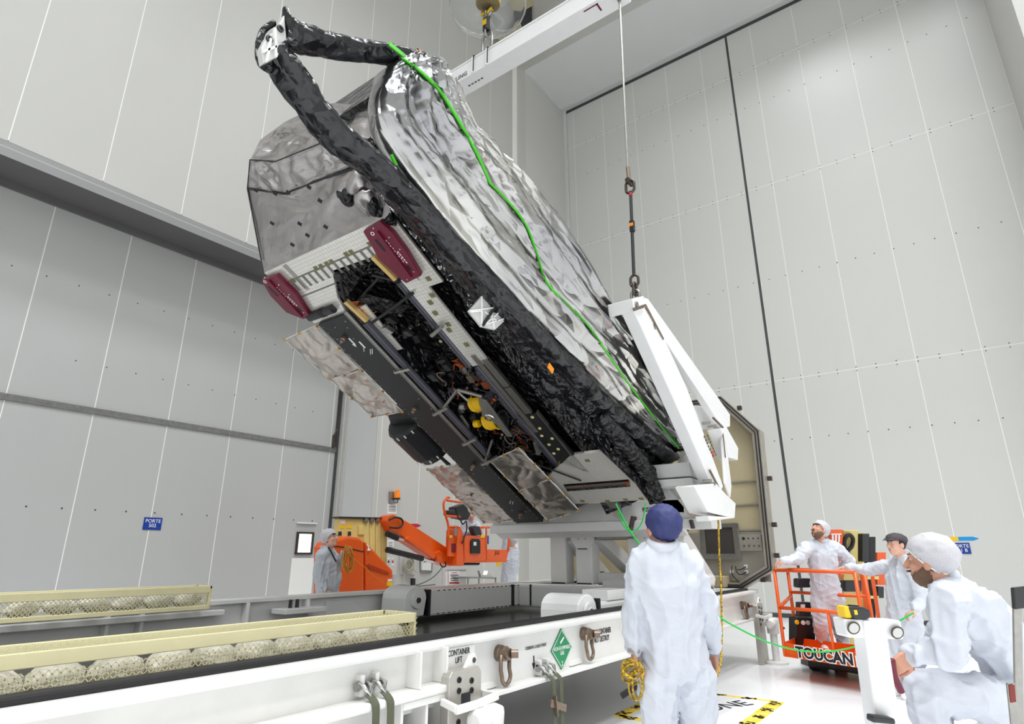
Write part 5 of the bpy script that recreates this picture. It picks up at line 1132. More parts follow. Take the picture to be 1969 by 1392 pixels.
# ================================================================= white post stand with tape measure in the foreground
ps = thing('post_stand', 'white steel post with crossbar in front of the seated man', 'stand', (3.15, .4, 0))
dp = 2.45
def pp(name, px, d, dep, m, bevel=.008):
    fwh = V3(FW.x, FW.y, 0).normalized(); return MB().prism([pD(x, y, d) for x, y in px], fwh*dep).build(name, m, ps, bevel=bevel)
pp('crossbar', [(1623, 1190), (1733, 1193), (1739, 1230), (1631, 1226)], dp, .1, M['white'])
pp('post', [(1660, 1193), (1703, 1194), (1737, 1420), (1690, 1420)], dp-.01, .1, M['white'])
c_ = pD(1716, 1420, dp); MB().bar((c_.x+.03, c_.y+.03, c_.z), (c_.x+.12, c_.y+.05, 0), .1, .1).build('post_lower', M['white'], ps)
for (x, y) in [(1641, 1207), (1725, 1216)]:
    cc = pD(x, y, dp-.012); MB().lathe(cc, -FW, [(0, .026), (.003, .026)], 18).build('bore_edge', M['dark_steel'], ps); MB().lathe(cc-FW*.003, -FW, [(0, .02), (.002, .02)], 18).build('bore', M['grey_paint'], ps)
pp('foam_pad', [(1678, 1376), (1722, 1382), (1724, 1394), (1678, 1390)], dp-.06, .05, M['dark'])
tm = thing('tape_measure', 'yellow and black tape measure lying on the white post stand', 'tape measure', tuple(pD(1650, 1191, dp+.05)))
fwh = V3(FW.x, FW.y, 0).normalized()
def tmp_(name, px, d, dep, m, bevel): return MB().prism([pD(x, y, d) for x, y in px], fwh*dep).build(name, m, tm, bevel=bevel)
tmp_('yellow_end', [(1623, 1166), (1634, 1165), (1641, 1189), (1627, 1189)], dp+.0, .07, M['yellow'], .008)
tmp_('case', [(1632, 1166), (1660, 1167), (1674, 1173), (1677, 1184), (1672, 1191), (1640, 1190)], dp-.005, .08, M['dark'], .012)
tmp_('belt_clip', [(1636, 1163), (1652, 1164), (1652, 1167), (1636, 1166)], dp+.02, .03, M['ink'], .003)
tmp_('label', [(1642, 1173), (1648, 1173), (1650, 1182), (1644, 1182)], dp-.007, .004, M['yellow'], 0)
# strut at the right edge
rs_ = thing('rack_post', 'grey slotted rack post with black clamp at the picture edge', 'post', tuple(pD(1957, 1500, 1.7)))
def rp(name, px, d, dep, m): return MB().prism([pD(x, y, d) for x, y in px], fwh*dep).build(name, m, rs_, bevel=.003)
rp('upright', [(1950, 1150), (1966, 1150), (1972, 1470), (1956, 1470)], 1.7, .01, M['steel']); rp('clamp', [(1950, 1130), (1985, 1126), (1985, 1168), (1953, 1172)], 1.68, .015, M['dark']); rp('side_bracket', [(1938, 1314), (1952, 1312), (1962, 1400), (1947, 1400)], 1.66, .01, M['steel']); rp('red_label', [(1941, 1318), (1952, 1317), (1955, 1350), (1944, 1352)], 1.655, .004, mat('dark_red_label', srgb(130, 40, 30), .5))

# ================================================================= people
M['suit'] = mat('white_coverall', srgb(208, 212, 222), .65, bump=.22, bscale=11, bdist=.04, detail=3)
M['suit_grey'] = mat('pale_grey_coat', srgb(188, 192, 200), .65, bump=.22, bscale=11, bdist=.04, detail=3)
M['cuff'] = mat('grey_knit_cuff', srgb(160, 160, 168), .8)
M['skin'] = mat('skin', srgb(205, 150, 125), .5, var=.08, vscale=25)
M['skin_pale'] = mat('skin_pale', srgb(222, 172, 150), .5, var=.08, vscale=25)
M['hair'] = mat('dark_hair', srgb(45, 34, 28), .6, bump=.4, bscale=90)
M['beard'] = mat('brown_beard', srgb(112, 86, 68), .8, bump=.5, bscale=120)
M['eye'] = mat('eye_white', srgb(205, 196, 190), .4)
M['iris'] = mat('iris', srgb(40, 30, 25), .2)
M['lips'] = mat('lips', srgb(180, 105, 95), .5)
def netmat(name, col, a):
    m = mat(name, col, .6); nt = m.node_tree; N = nt.nodes; L = nt.links
    tc = N.new('ShaderNodeTexCoord'); v = N.new('ShaderNodeTexVoronoi'); v.feature = 'DISTANCE_TO_EDGE'; v.inputs['Scale'].default_value = 90; L.new(tc.outputs['Object'], v.inputs['Vector'])
    r = N.new('ShaderNodeMapRange'); r.inputs['From Min'].default_value = .0; r.inputs['From Max'].default_value = .3; r.inputs['To Min'].default_value = min(1, a+.08); r.inputs['To Max'].default_value = a
    L.new(v.outputs['Distance'], r.inputs['Value']); L.new(r.outputs[0], N['Principled BSDF'].inputs['Alpha']); return m
M['net'] = netmat('white_hairnet', srgb(226, 224, 230), .58)
M['net_blue'] = mat('blue_cap', srgb(50, 57, 112), .65, bump=.35, bscale=22, bdist=.02, var=.2, vscale=14)
M['cap_dark'] = mat('dark_mesh_cap', srgb(70, 62, 68), .7, bump=.3, bscale=60, bdist=.01)
def caps(mb, p0, p1, r0, r1, n=14):
    p0 = Vector(p0); p1 = Vector(p1); d = p1-p0; L = d.length; pr = []
    for k in range(5): t = math.pi/2*k/4; pr.append((-r0*math.cos(t), max(r0*math.sin(t), .0005)))
    for k in range(5): t = math.pi/2*k/4; pr.append((L+r1*math.sin(t), max(r1*math.cos(t), .0005)))
    mb.lathe(p0, d if L > 1e-6 else EZ, pr, n)
def chain(mb, pts, rs, n=14):
    for i in range(len(pts)-1): caps(mb, pts[i], pts[i+1], rs[i], rs[i+1], n)
def loft(mb, secs, n=24):
    vs = []; 
    for (c, X, Y, a_, b_) in secs:
        for k in range(n):
            t = 2*math.pi*k/n; vs.append(Vector(c)+X*(a_*math.cos(t))+Y*(b_*math.sin(t)))
    m = len(secs); fs = [(i*n+k, i*n+(k+1) % n, (i+1)*n+(k+1) % n, (i+1)*n+k) for i in range(m-1) for k in range(n)]+[tuple(range(n))[::-1], tuple((m-1)*n+k for k in range(n))]
    mb.add(vs, fs)
def remesh(mb, name, mt, parent, vox, wr=0.0, sm=3, seed=0.0, fs=7.5):
    off = Vector(parent['base']); me = bpy.data.meshes.new('t'); me.from_pydata([tuple(p-off) for p in mb.v], [], mb.f); me.update()
    bm = bmesh.new(); bm.from_mesh(me); bmesh.ops.recalc_face_normals(bm, faces=bm.faces); bm.to_mesh(me); bm.free()
    o = bpy.data.objects.new('t', me); COL.objects.link(o)
    r = o.modifiers.new('r', 'REMESH'); r.mode = 'VOXEL'; r.voxel_size = vox; r.use_smooth_shade = True
    s_ = o.modifiers.new('s', 'SMOOTH'); s_.factor = .5; s_.iterations = sm
    bpy.context.view_layer.update(); dg = bpy.context.evaluated_depsgraph_get(); m2 = bpy.data.meshes.new_from_object(o.evaluated_get(dg), depsgraph=dg); bpy.data.objects.remove(o)
    if wr:
        nv = len(m2.vertices); co = np.empty(nv*3, np.float32); no = np.empty(nv*3, np.float32)
        m2.vertices.foreach_get('co', co); m2.vertices.foreach_get('normal', no); co = co.reshape(-1, 3); no = no.reshape(-1, 3)
        nz_ = mnoise.noise; dd = np.empty(nv, np.float32)
        for k_ in range(nv):
            x, y, z = float(co[k_, 0]), float(co[k_, 1]), float(co[k_, 2])
            a1 = (x+y*.7)*fs
            f1 = max(0., 1-3.2*abs(nz_(Vector((a1*1.15+seed+z*fs*.12, z*fs*.22, (x-y)*fs*1.1)))))
            f2 = max(0., 1-3.0*abs(nz_(Vector(((x-y)*fs*.6+seed+z*fs*.5, z*fs*1.3-a1*.6, y*fs*.5)))))
            f3 = nz_(Vector((x*fs*3+seed, y*fs*3, z*fs*3.5)))
            dd[k_] = wr*(f1**1.3*1.1+f2**1.6*.8+f3*.12-.5)
        co = co+no*dd[:, None]; m2.vertices.foreach_set('co', co.ravel()); m2.update()
    m2.materials.clear(); m2.materials.append(mt); m2.name = name
    o = bpy.data.objects.new(name, m2); COL.objects.link(o); o.parent = parent; o['base'] = tuple(off)
    for p in m2.polygons: p.use_smooth = True
    return o
def frame_of(fwd, up=EZ):
    f = Vector(fwd).normalized(); r = f.cross(Vector(up)).normalized(); u = r.cross(f); return f, r, u
def head_geo(mb, c, f, r, u, s=1.0):
    H = lambda a_, b_, d_: Vector(c)+(f*a_+r*b_+u*d_)*s
    R3 = Matrix((r, f, u)).transposed()
    def el(p, rad, n=16): mb.ball(p, Vector(rad)*s, n, 10, R3)
    el(H(-.008, 0, .03), (.077, .096, .09)); el(H(.022, 0, -.035), (.062, .072, .085)); el(H(.058, 0, -.095), (.03, .03, .024))
    el(H(.03, 0, -.075), (.054, .055, .045)); chain(mb, [H(.088, 0, .02), H(.108, 0, -.018), H(.112, 0, -.028)], [.011*s, .015*s, .016*s])
    for sg in (-1, 1):
        el(H(-.005, sg*.077, -.012), (.012, .022, .034)); el(H(.072, sg*.03, .03), (.026, .018, .01)); el(H(.074, sg*.031, .0185), (.016, .0135, .0065)); el(H(.073, sg*.031, .0), (.016, .012, .006)); el(H(.066, sg*.04, -.03), (.022, .022, .022)); el(H(.108, sg*.012, -.03), (.009, .01, .008))
    el(H(.084, 0, -.062), (.027, .014, .008)); el(H(.082, 0, -.075), (.024, .013, .008))
    return H, R3
def hand_geo(mb, w, d, nrm, side, curl=.5, s=1.0, spread=.0):
    """w wrist, d pointing direction, nrm palm normal, side +1/-1 : which lateral side the thumb is on"""
    d = Vector(d).normalized(); n_ = Vector(nrm); n_ = (n_-d*n_.dot(d)).normalized(); l = d.cross(n_)*side
    w = Vector(w)
    for k in range(4): 
        o_ = (k-1.5)*.019; chain(mb, [w+d*.01*s+l*(o_*.6*s), w+d*.05*s+l*(o_*s), w+d*.09*s+l*(o_*s)], [.016*s, .0145*s, .0115*s], 8)
    ln = [.92, 1.0, .93, .76]
    for k in range(4):
        o_ = (1.5-k)*.0195; p = w+d*.088*s+l*(o_*s); dd = d.copy(); ax = l; P = [p]; ang = 0
        for j, L in enumerate((.042, .027, .021)):
            ang = curl*(.5+.6*j); v_ = (d*math.cos(ang)+n_*math.sin(ang)+l*(spread*(1.5-k)*.15)).normalized(); p = p+v_*(L*ln[k]*s); P.append(p)
        chain(mb, P, [.0105*s, .0095*s, .0085*s, .0072*s], 8)
    p = w+d*.028*s+l*.026*s; q1 = p+(d*.55+l*.75+n_*.35).normalized()*.04*s; q2 = q1+(d*.9+l*.15+n_*.4).normalized()*.03*s; q3 = q2+(d*.85-l*.15+n_*.5).normalized()*.024*s
    chain(mb, [p, q1, q2, q3], [.015*s, .0125*s, .011*s, .009*s], 8)
def person(label, J, fwd, head_f, head_up=EZ, scale=1.0, skin='skin', suit='suit', vox=.012, svox=.008, wr=.009, net='net', beard=None, hair='hair', hands=None, glasses=False, coat=False, seed=0.0, belly=0.0, shoes='sign_white'):
    s = scale; f = Vector(fwd); f.z = 0; f.normalize(); r = f.cross(EZ).normalized()
    pel, wst, chs, nk, hd = [Vector(J[k]) for k in ('pelvis', 'waist', 'chest', 'neck', 'head')]
    t = thing('person', label, 'person', (J['aL'][0]*.5+J['aR'][0]*.5, J['aL'][1]*.5+J['aR'][1]*.5, min(J['aL'][2], J['aR'][2])-.08))
    sh = (Vector(J['sR'])-Vector(J['sL'])); shx = sh.normalized(); up_t = (nk-pel).normalized(); fy = up_t.cross(shx) if up_t.cross(shx).dot(f) > 0 else shx.cross(up_t); fy.normalize()
    hx = (Vector(J['hR'])-Vector(J['hL'])).normalized()
    # ---- body (skin)
    b = MB()
    hf, hr, hu = frame_of(head_f, head_up); H, R3 = head_geo(b, hd, hf, hr, hu, s)
    caps(b, hd-hu*.06*s-hf*.015*s, nk-up_t*.03, .056*s, .062*s)
    loft(b, [(pel-up_t*.08, hx, fy, .1*s, .08*s), (pel, hx, fy, .13*s, .095*s), (wst, shx, fy, .115*s, .085*s+belly*.5), (chs, shx, fy, .14*s, .1*s), (nk-up_t*.06, shx, fy, .12*s, .07*s), (nk, shx, fy, .06*s, .055*s)])
    for S in 'LR':
        chain(b, [J['s'+S], J['e'+S], J['w'+S]], [.045*s, .037*s, .027*s]); chain(b, [nk-up_t*.05, J['s'+S]], [.06*s, .048*s])
        chain(b, [J['h'+S], J['k'+S], J['a'+S]], [.075*s, .052*s, .037*s])
        a_ = Vector(J['a'+S]); ft = Vector(J.get('t'+S, a_+f*.14*s-EZ*.05)); chain(b, [a_-EZ*.03, ft], [.035*s, .025*s])
        hh = (hands or {}).get(S)
        dv = Vector(J['w'+S])-Vector(J['e'+S])
        if hh: hand_geo(b, J['w'+S], hh.get('d', dv), hh.get('n', -f), hh.get('side', 1), hh.get('curl', .6), s, hh.get('spread', 0))
        else: hand_geo(b, J['w'+S], dv, -r if S == 'R' else r, 1 if S == 'R' else -1, .5, s)
    remesh(b, 'body', M[skin], t, svox, 0, 2)
    # ---- coverall
    b = MB(); ca = .0
    loft(b, [(pel-up_t*.1, hx, fy, .165*s, .135*s), (pel, hx, fy, .185*s, .15*s), (wst-up_t*.03, shx, fy, .175*s, .135*s+belly), (wst+up_t*.06, shx, fy, .18*s, .14*s+belly*.8), (chs, shx, fy, .195*s, .145*s+belly*.2), (nk-up_t*.09, shx, fy, .165*s, .105*s), (nk-up_t*.02, shx, fy, .085*s, .08*s), (nk+up_t*.025, shx, fy, .072*s, .07*s)])
    for S in 'LR':
        sg = 1 if S == 'R' else -1
        chain(b, [nk-up_t*.07+shx*(sg*.08*s), Vector(J['s'+S])-up_t*.01], [.085*s, .078*s])
        chain(b, [J['s'+S], J['e'+S], Vector(J['w'+S]).lerp(Vector(J['e'+S]), .1)], [.08*s, .068*s, .05*s])
        if coat: 
            k_ = Vector(J['k'+S]); chain(b, [J['h'+S], Vector(J['h'+S]).lerp(k_, .9)], [.13*s, .125*s])
            chain(b, [Vector(J['h'+S]).lerp(k_, .7), k_, Vector(J['a'+S])-EZ*.01], [.09*s, .075*s, .062*s])
        else: chain(b, [J['h'+S], J['k'+S], Vector(J['a'+S])+EZ*.01], [.118*s, .092*s, .078*s])
    if coat: loft(b, [(pel-up_t*.1, hx, fy, .17*s, .14*s), ((Vector(J['kL'])+Vector(J['kR']))/2+EZ*.05, hx, fy, .2*s, .17*s)])
    remesh(b, 'coverall', M[suit], t, vox, wr, 3, seed)
    for S in 'LR':
        w_ = Vector(J['w'+S]); e_ = Vector(J['e'+S]); d = (w_-e_).normalized()
        MB().tube([w_-d*.05*s, w_-d*.02*s, w_+d*.012*s], [.047*s, .04*s, .036*s], 12).build('cuff', M['cuff'] if suit == 'suit_grey' or shoes == 'x' else M[suit], t, smooth=True)
        a_ = Vector(J['a'+S]); ft = Vector(J.get('t'+S, a_+f*.14*s-EZ*.05)); b = MB(); chain(b, [a_-EZ*.035, ft], [.052*s, .04*s]); b.build('shoe', M[shoes] if shoes != 'x' else M['sign_white'], t, smooth=True)
    # collar
    MB().tube([nk+up_t*.015+(shx*math.cos(x)*.075+fy*math.sin(x)*.07)*s for x in [2*math.pi*i/20 for i in range(20)]], .017*s, 8, closed=True, flat=1.6).build('collar', M[suit], t, smooth=True)
    # ---- face parts
    for sg in (-1, 1):
        MB().ball(H(.0745, sg*.031, .011), .0115*s, 10, 8).build('eye', M['eye'], t, smooth=True)
        MB().ball(H(.0825, sg*.032, .012), .0052*s, 8, 6).build('iris', M['iris'], t, smooth=True)
        b = MB(); caps(b, H(.092, sg*.017, .033), H(.082, sg*.046, .034), .005*s, .004*s, 6); b.build('eyebrow', M['hair'], t)
    MB().ball(H(.0885, 0, -.068), Vector((.022, .008, .008))*s, 10, 6, R3).build('lips', M['lips'], t, smooth=True)
    def shell(name, cen, rad, mt, keep, disp=0.0, fr=30, n=(30, 20)):
        b = MB(); b.ball((0, 0, 0), (1, 1, 1), *n); vs = []
        for i, p in enumerate(b.v):
            k = 1+disp*mnoise.noise(p*fr/10+Vector((seed, 0, 0)))+disp*.6*abs(mnoise.noise(p*fr/4)); b.v[i] = Vector((p.x*rad[0]*k, p.y*rad[1]*k, p.z*rad[2]*k))+Vector(cen)
        b.f = [q_ for q_ in b.f if keep(sum((b.v[i] for i in q_), Vector())/4)]
        b.v = [H(p.y, p.x, p.z) for p in b.v]
        return b.build(name, mt, t, smooth=True, solid=.003)
    if hair: shell('hair', (0, -.012, .03), (.082, .099, .095), M[hair], lambda p: p.z > .05 or p.y < -.02-.3*(p.z-.02) and p.z > -.06 or (p.y < .02 and p.z > .0), .04)
    if beard:
        shell('beard', (0, .024, -.045), (.0635, .0765, .0845), M[beard], lambda p: p.z < -.02-.62*max(0, p.y) and p.y > -.012 and not (abs(p.x) < .03 and -.086 < p.z < -.05 and p.y > .04), .05, 60, (44, 30))
        b = MB(); caps(b, H(.103, -.024, -.052), H(.103, .024, -.052), .007*s, .007*s, 6); b.build('moustache', M[beard], t)
    if net in ('net', 'net_blue'):
        shell('hair_net', (0, -.02, .04), (.096, .118, .105), M[net], lambda p: p.z > .055-.95*max(0, -p.y+.075)*.95 and p.z > -.055, .08, 40, (40, 26))
        b = MB(); P = []
        for i in range(36):
            a_ = 2*math.pi*i/36; k_ = 1.0
            for _ in range(5): y = -.02+.118*k_*math.cos(a_); z = max(-.055, .055-.9*max(0, .075-y)); k_ = math.sqrt(max(.05, 1-((z-.04)/.105)**2))
            P.append(H(y, .096*k_*math.sin(a_), z))
        b.tube(P, .0045*s, 6, closed=True); b.build('net_band', M[net] if net == 'net_blue' else M['sign_white'], t, smooth=True)
    elif net == 'cap':
        shell('cap', (0, -.005, .05), (.095, .115, .075), M['cap_dark'], lambda p: p.z > .035-.25*max(0, -p.y), .07, 30)
        b = MB(); b.grid(lambda u_, v_: H(.085+.065*v_*math.sin(math.pi*(.1+.8*u_)), -.075+.15*u_, .058-.022*v_), 12, 5); b.build('cap_brim', M['cap_dark'], t, smooth=True, solid=.006)
    if glasses:
        for sg in (-1, 1):
            MB().tube([H(.098, sg*.033+.024*math.cos(x), .01+.018*math.sin(x)) for x in [2*math.pi*i/14 for i in range(14)]], .0022*s, 5, closed=True).build('glasses_rim', M['dark_steel'], t)
            MB().tube([H(.096, sg*.057, .014), H(.0, sg*.084, .016)], .0025*s, 5).build('glasses_arm', M['dark_steel'], t)
        MB().tube([H(.101, -.009, .012), H(.101, .009, .012)], .002*s, 5).build('glasses_bridge', M['dark_steel'], t)
    return t, H
J = pD
fwd0 = V3(FW.x, FW.y, 0).normalized(); rt0 = RT.copy()
def gnd(p, dx=0, dy=0, z=.08): return Vector((p[0]+dx, p[1]+dy, z))
# 1 - man seen from behind in the centre
d = 3.45; lean = fwd0*.0
hL, hR = J(1266, 1296, d), J(1333, 1296, d)
Jm = dict(head=J(1272, 1016, d+.02), neck=J(1274, 1050, d-.02), chest=J(1280, 1112, d), waist=J(1291, 1196, d), pelvis=J(1298, 1258, d), sL=J(1233, 1082, d), sR=J(1326, 1082, d), eL=J(1222, 1178, d+.05), eR=J(1361, 1180, d+.04), wL=J(1218, 1250, d-.02), wR=J(1372, 1252, d+.1),
          hL=hL, hR=hR, kL=J(1268, 1425, d), kR=J(1346, 1425, d+.02), aL=gnd(J(1262, 1425, d), -.02, .02), aR=gnd(J(1348, 1425, d), .03, -.02))
person('man seen from behind in white coveralls and a blue cap', Jm, fwd0-rt0*.15, fwd0*1+rt0*-.35+EZ*.3, net='net_blue', hair='hair', vox=.012, svox=.007, wr=.016, seed=3.3, scale=.98, shoes='x', hands={'L': dict(d=V3(.1, 0, -1), n=rt0, side=-1, curl=1.2), 'R': dict(d=V3(.1, 0, -1), n=-rt0, side=1, curl=.9)})
# 2 - man in the lift basket
d = 7.95; zf = .38
Jm = dict(head=J(1576, 1020, d), neck=J(1580, 1039, d+.02), chest=J(1581, 1071, d), waist=J(1585, 1110, d), pelvis=J(1590, 1143, d), sL=J(1552, 1053, d-.02), sR=J(1609, 1054, d+.05), eL=J(1533, 1076, d-.1), eR=J(1633, 1080, d+.12), wL=J(1505, 1079, d-.22), wR=J(1612, 1098, d+.18),
          hL=J(1578, 1155, d), hR=J(1605, 1155, d), kL=J(1578, 1200, d-.04), kR=J(1614, 1200, d-.02), aL=V3(*J(1584, 1240, d)[:2], zf), aR=V3(*J(1622, 1240, d)[:2], zf))
person('bearded man in white coveralls standing in the orange lift basket, looking up', Jm, -fwd0-rt0*.35, -rt0*.9-fwd0*.35+EZ*.55, EZ, skin='skin', net='net', beard='beard', vox=.014, svox=.009, wr=.018, seed=5.1, hands={'L': dict(d=-rt0*.9-EZ*.3, n=-EZ, side=1, curl=1.0)})
# 3 - man with dark cap reaching for the basket rail
d = 6.75
Jm = dict(head=J(1724, 1047, d), neck=J(1736, 1072, d), chest=J(1735, 1108, d), waist=J(1735, 1155, d), pelvis=J(1738, 1195, d), sL=J(1716, 1089, d+.18), sR=J(1752, 1092, d-.16), eL=J(1668, 1095, d+.4), eR=J(1772, 1150, d-.25), wL=J(1628, 1090, d+.6), wR=J(1760, 1174, d-.32),
          hL=J(1727, 1205, d+.08), hR=J(1750, 1205, d-.08), kL=J(1722, 1275, d+.08), kR=J(1746, 1275, d-.08), aL=gnd(J(1722, 1275, d+.08)), aR=gnd(J(1746, 1275, d-.08)))
person('man in white coat and dark mesh cap reaching out to the lift basket rail', Jm, -rt0*.9+fwd0*-.35, -rt0*1+EZ*.08-fwd0*.15, EZ, skin='skin_pale', net='cap', hair='hair', vox=.014, svox=.009, wr=.016, seed=8.2, coat=True, hands={'L': dict(d=-rt0+fwd0*.3-EZ*.2, n=-EZ, side=-1, curl=1.0), 'R': dict(d=-rt0*.8-EZ*.3, n=-EZ, side=1, curl=1.1)})
# 4 - seated bearded man in the foreground
d = 3.0
Jm = dict(head=J(1788, 1080, d), neck=J(1816, 1118, d+.02), chest=J(1866, 1166, d+.03), waist=J(1922, 1235, d+.05), pelvis=J(1965, 1318, d+.06), sL=J(1830, 1140, d+.26), sR=J(1822, 1152, d-.2), eL=J(1810, 1245, d+.3), eR=J(1822, 1258, d-.25), wL=J(1752, 1262, d+.12), wR=J(1752, 1258, d-.13),
          hL=J(1950, 1345, d+.2), hR=J(1948, 1352, d-.08), kL=J(1790, 1330, d+.28), kR=J(1776, 1326, d-.06), aL=gnd(J(1790, 1330, d+.3), -.05, .02), aR=gnd(J(1776, 1326, d), .02, -.02))
person('bearded man in white coveralls and hairnet sitting bent forward at the right', Jm, -rt0, -rt0*.68+fwd0*.76+EZ*.04, EZ, skin='skin', net='net', beard='beard', vox=.011, svox=.006, wr=.018, seed=1.7, scale=.95, hands={'R': dict(d=-rt0*.8-EZ*.55, n=fwd0, side=1, curl=.9), 'L': dict(d=-rt0*.8-EZ*.5, n=-fwd0, side=-1, curl=.9)})
pel = Jm['pelvis']
tr = thing('transport_case', 'grey case under the seated man at the right', 'case', (pel.x+.05, pel.y-.05, 0))
MB().box((pel.x-.25, pel.y-.35, 0), (pel.x+.35, pel.y+.25, pel.z-.26)).build('case_body', M['grey_paint'], tr, bevel=.02); MB().box((pel.x-.26, pel.y-.36, pel.z-.30), (pel.x+.36, pel.y+.26, pel.z-.285)).build('case_trim', M['steel'], tr)
# 5 - man with glasses by the orange lift
d = 8.4
Jm = dict(head=J(634, 1036, d), neck=J(628, 1054, d), chest=J(628, 1080, d), waist=J(630, 1110, d), pelvis=J(630, 1136, d), sL=J(634, 1064, d+.17), sR=J(619, 1066, d-.12), eL=J(652, 1083, d+.1), eR=J(616, 1104, d-.15), wL=J(661, 1064, d-.02), wR=J(625, 1134, d-.18),
          hL=J(633, 1142, d+.08), hR=J(627, 1142, d-.08), kL=J(634, 1192, d+.08), kR=J(628, 1192, d-.08), aL=gnd(J(634, 1192, d+.08)), aR=gnd(J(628, 1192, d-.08)))
person('man with glasses and hairnet holding a yellow rope beside the orange lift', Jm, rt0-fwd0*.2, rt0*.95-fwd0*.25+EZ*.3, EZ, skin='skin_pale', suit='suit_grey', vox=.014, svox=.009, wr=.014, seed=9.4, coat=True, glasses=True, belly=.06, hands={'L': dict(d=rt0*.7+EZ*.6, n=-fwd0, side=1, curl=1.3)})
lan = MB().tube(spline([J(x, y, d-.17) for x, y in [(631, 1052), (638, 1064), (646, 1080)]], 4), .012, 6); tag(lan.build('lanyard', M['black'], None), 'black lanyard hanging round the neck of the man with glasses', 'lanyard')
# 6 - man behind the lift basket
VK2 = 8.85; c0 = pV(985, 1038, VK2); d = (c0-CAM).dot(FW)
Jm = dict(head=J(986, 1040, d), neck=J(983, 1054, d), chest=J(981, 1072, d), waist=J(979, 1097, d), pelvis=J(978, 1116, d), sL=J(970, 1060, d), sR=J(992, 1060, d+.05), eL=J(972, 1042, d-.1), eR=J(994, 1085, d+.1), wL=J(974, 1024, d-.25), wR=J(990, 1106, d+.1),
          hL=J(974, 1120, d), hR=J(984, 1120, d), kL=J(973, 1158, d), kR=J(985, 1158, d), aL=gnd(J(973, 1158, d)), aR=gnd(J(985, 1158, d)))
person('worker in white coat standing behind the orange lift basket', Jm, -rt0+fwd0*.4, -rt0+fwd0*.5+EZ*.2, EZ, skin='skin_pale', suit='suit', vox=.016, svox=.011, wr=.014, seed=2.4, coat=True, hands={'L': dict(d=EZ-rt0*.6, n=-rt0, side=1, curl=1.0)})
# 7 - worker inside the lift basket
c0 = pV(905, 1005, VK+.35); d = (c0-CAM).dot(FW)
Jm = dict(head=J(906, 990, d), neck=J(905, 1003, d), chest=J(904, 1020, d), waist=J(903, 1038, d), pelvis=J(903, 1050, d), sL=J(894, 1008, d), sR=J(916, 1008, d), eL=J(892, 1026, d-.1), eR=J(922, 1020, d-.1), wL=J(902, 1024, d-.28), wR=J(914, 1016, d-.28),
          hL=J(898, 1053, d), hR=J(909, 1053, d), kL=J(898, 1066, d-.05), kR=J(909, 1066, d-.05), aL=J(898, 1072, d+.1), aR=J(909, 1072, d+.1))
person('worker in white leaning at the controls inside the orange lift basket', Jm, -fwd0, -fwd0-EZ*.1, EZ, skin='skin_pale', suit='suit', vox=.016, svox=.011, wr=.012, seed=6.1, scale=.95)

# ================================================================= ropes
M['rope_y'] = mat('yellow_rope', srgb(235, 190, 40), .6, col2=srgb(70, 60, 20), vscale=60)
M['rope_o'] = mat('amber_cord', srgb(215, 140, 40), .6)
M['rope_g'] = mat('green_rope', srgb(20, 185, 70), .5)
def rope(name, pts, r, m, label, n=8): o = MB().tube(spline(pts, n), r, 7).build(name, m, None, smooth=True); tag(o, label, 'rope'); return o
random.seed(4)
d = 3.38
rc_ = thing('rope_coil', 'coil of yellow and black rope in the hand of the man seen from behind', 'rope', tuple(J(1218, 1300, d)))
for k in range(7):
    cx, cy, rx, ry = [(1212, 1284, 16, 15), (1218, 1290, 20, 14), (1208, 1292, 13, 20), (1222, 1318, 13, 28), (1214, 1280, 18, 12), (1226, 1312, 10, 34), (1216, 1298, 18, 18)][k]
    MB().tube([J(cx+rx*math.cos(t), cy+ry*math.sin(t), d+.02*math.sin(2*t+k)+.012*k-.05) for t in [2*math.pi*i/26 for i in range(26)]], .0065, 6, closed=True).build('loop', M['rope_y'], rc_, smooth=True)
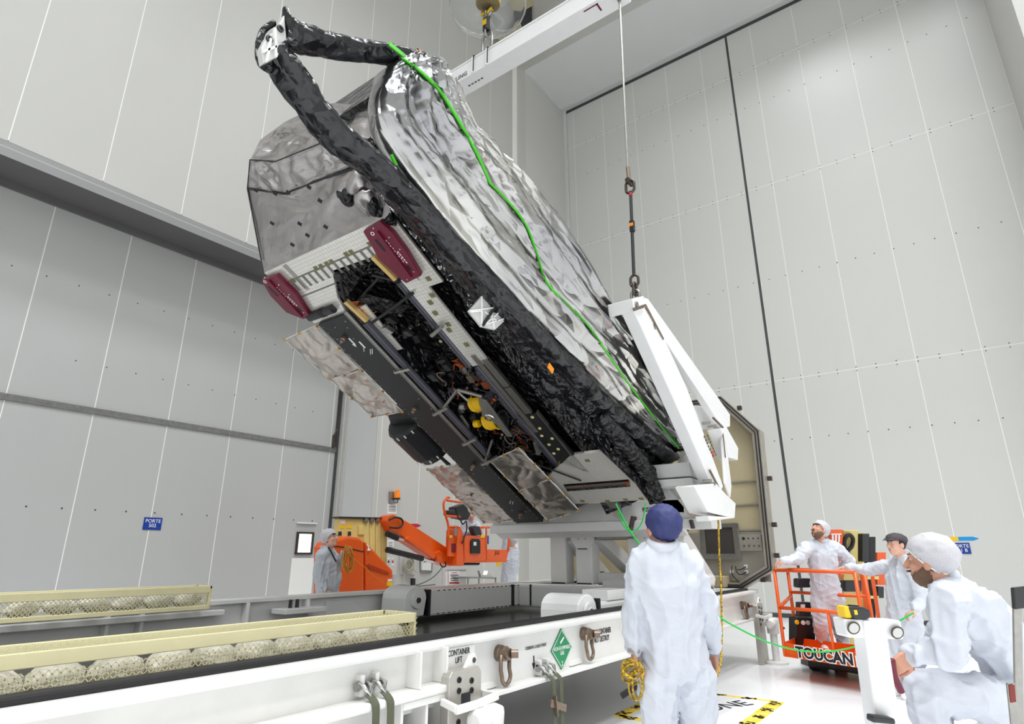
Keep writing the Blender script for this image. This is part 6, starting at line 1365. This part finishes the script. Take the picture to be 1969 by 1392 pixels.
MB().bar(J(1195, 1338, d+.3), J(1236, 1310, d+.3), .05, .03).build('toggle', M['black'], rc_)
rc_ = thing('rope_coil', 'bundle of thin amber cord held by the man with glasses', 'rope', tuple(J(670, 1075, 8.3)))
for k in range(10):
    cx, cy, rx, ry = 669+random.uniform(-4, 4), 1075+random.uniform(-3, 6), random.uniform(4, 9), random.uniform(14, 26)
    MB().tube([J(cx+rx*math.cos(t), cy+ry*math.sin(t), 8.25+.05*math.sin(2*t+k)) for t in [2*math.pi*i/22 for i in range(22)]], .007, 5, closed=True).build('loop', M['rope_o'], rc_, smooth=True)
rope('amber_cord', [J(x, y, 8.2) for x, y in [(676, 1070), (700, 1090), (720, 1108), (745, 1125)]], .004, M['rope_o'], 'thin amber cord trailing across the orange lift hood')
rope('yellow_cord', [pV(x, y, 2.3) for x, y in [(1381, 992), (1383, 1060), (1386, 1120), (1388, 1200), (1386, 1270), (1379, 1300)]], .011, M['rope_y'], 'thin yellow cord hanging beside the man seen from behind')
rope('green_rope', [pD(x, y, dd_) for x, y, dd_ in [(1184, 968, 6.2), (1200, 1000, 6.1), (1216, 1028, 6.0), (1244, 1062, 5.9), (1300, 1110, 5.7), (1376, 1180, 5.6), (1420, 1208, 5.8), (1480, 1236, 6.2), (1540, 1251, 6.5), (1600, 1252, 6.6), (1665, 1236, 6.5), (1720, 1200, 6.4), (1757, 1178, 6.35)]], .009, M['rope_g'], 'long green rope sagging from the satellite to the men at right', 10)
rope('looped_rope', [pD(x, y, 6.15) for x, y in [(1242, 966), (1236, 1000), (1225, 1018), (1212, 1022), (1200, 1012), (1188, 985)]], .007, M['rope_g'], 'short green cord looped under the foil wrapped satellite edge')
rope('floor_rope', [V3(3.9, .3, .01), V3(3.95, .2, .01), V3(4.05, .28, .01), V3(4.0, .36, .01)], .01, M['rope_g'], 'green rope end lying on the floor by the white post stand')
rope('red_strap', [pD(x, y, 2.85) for x, y in [(1714, 1268), (1718, 1295), (1726, 1315), (1733, 1330)]], .016, M['maroon'], 'dark red strap hanging below the hands of the seated man')
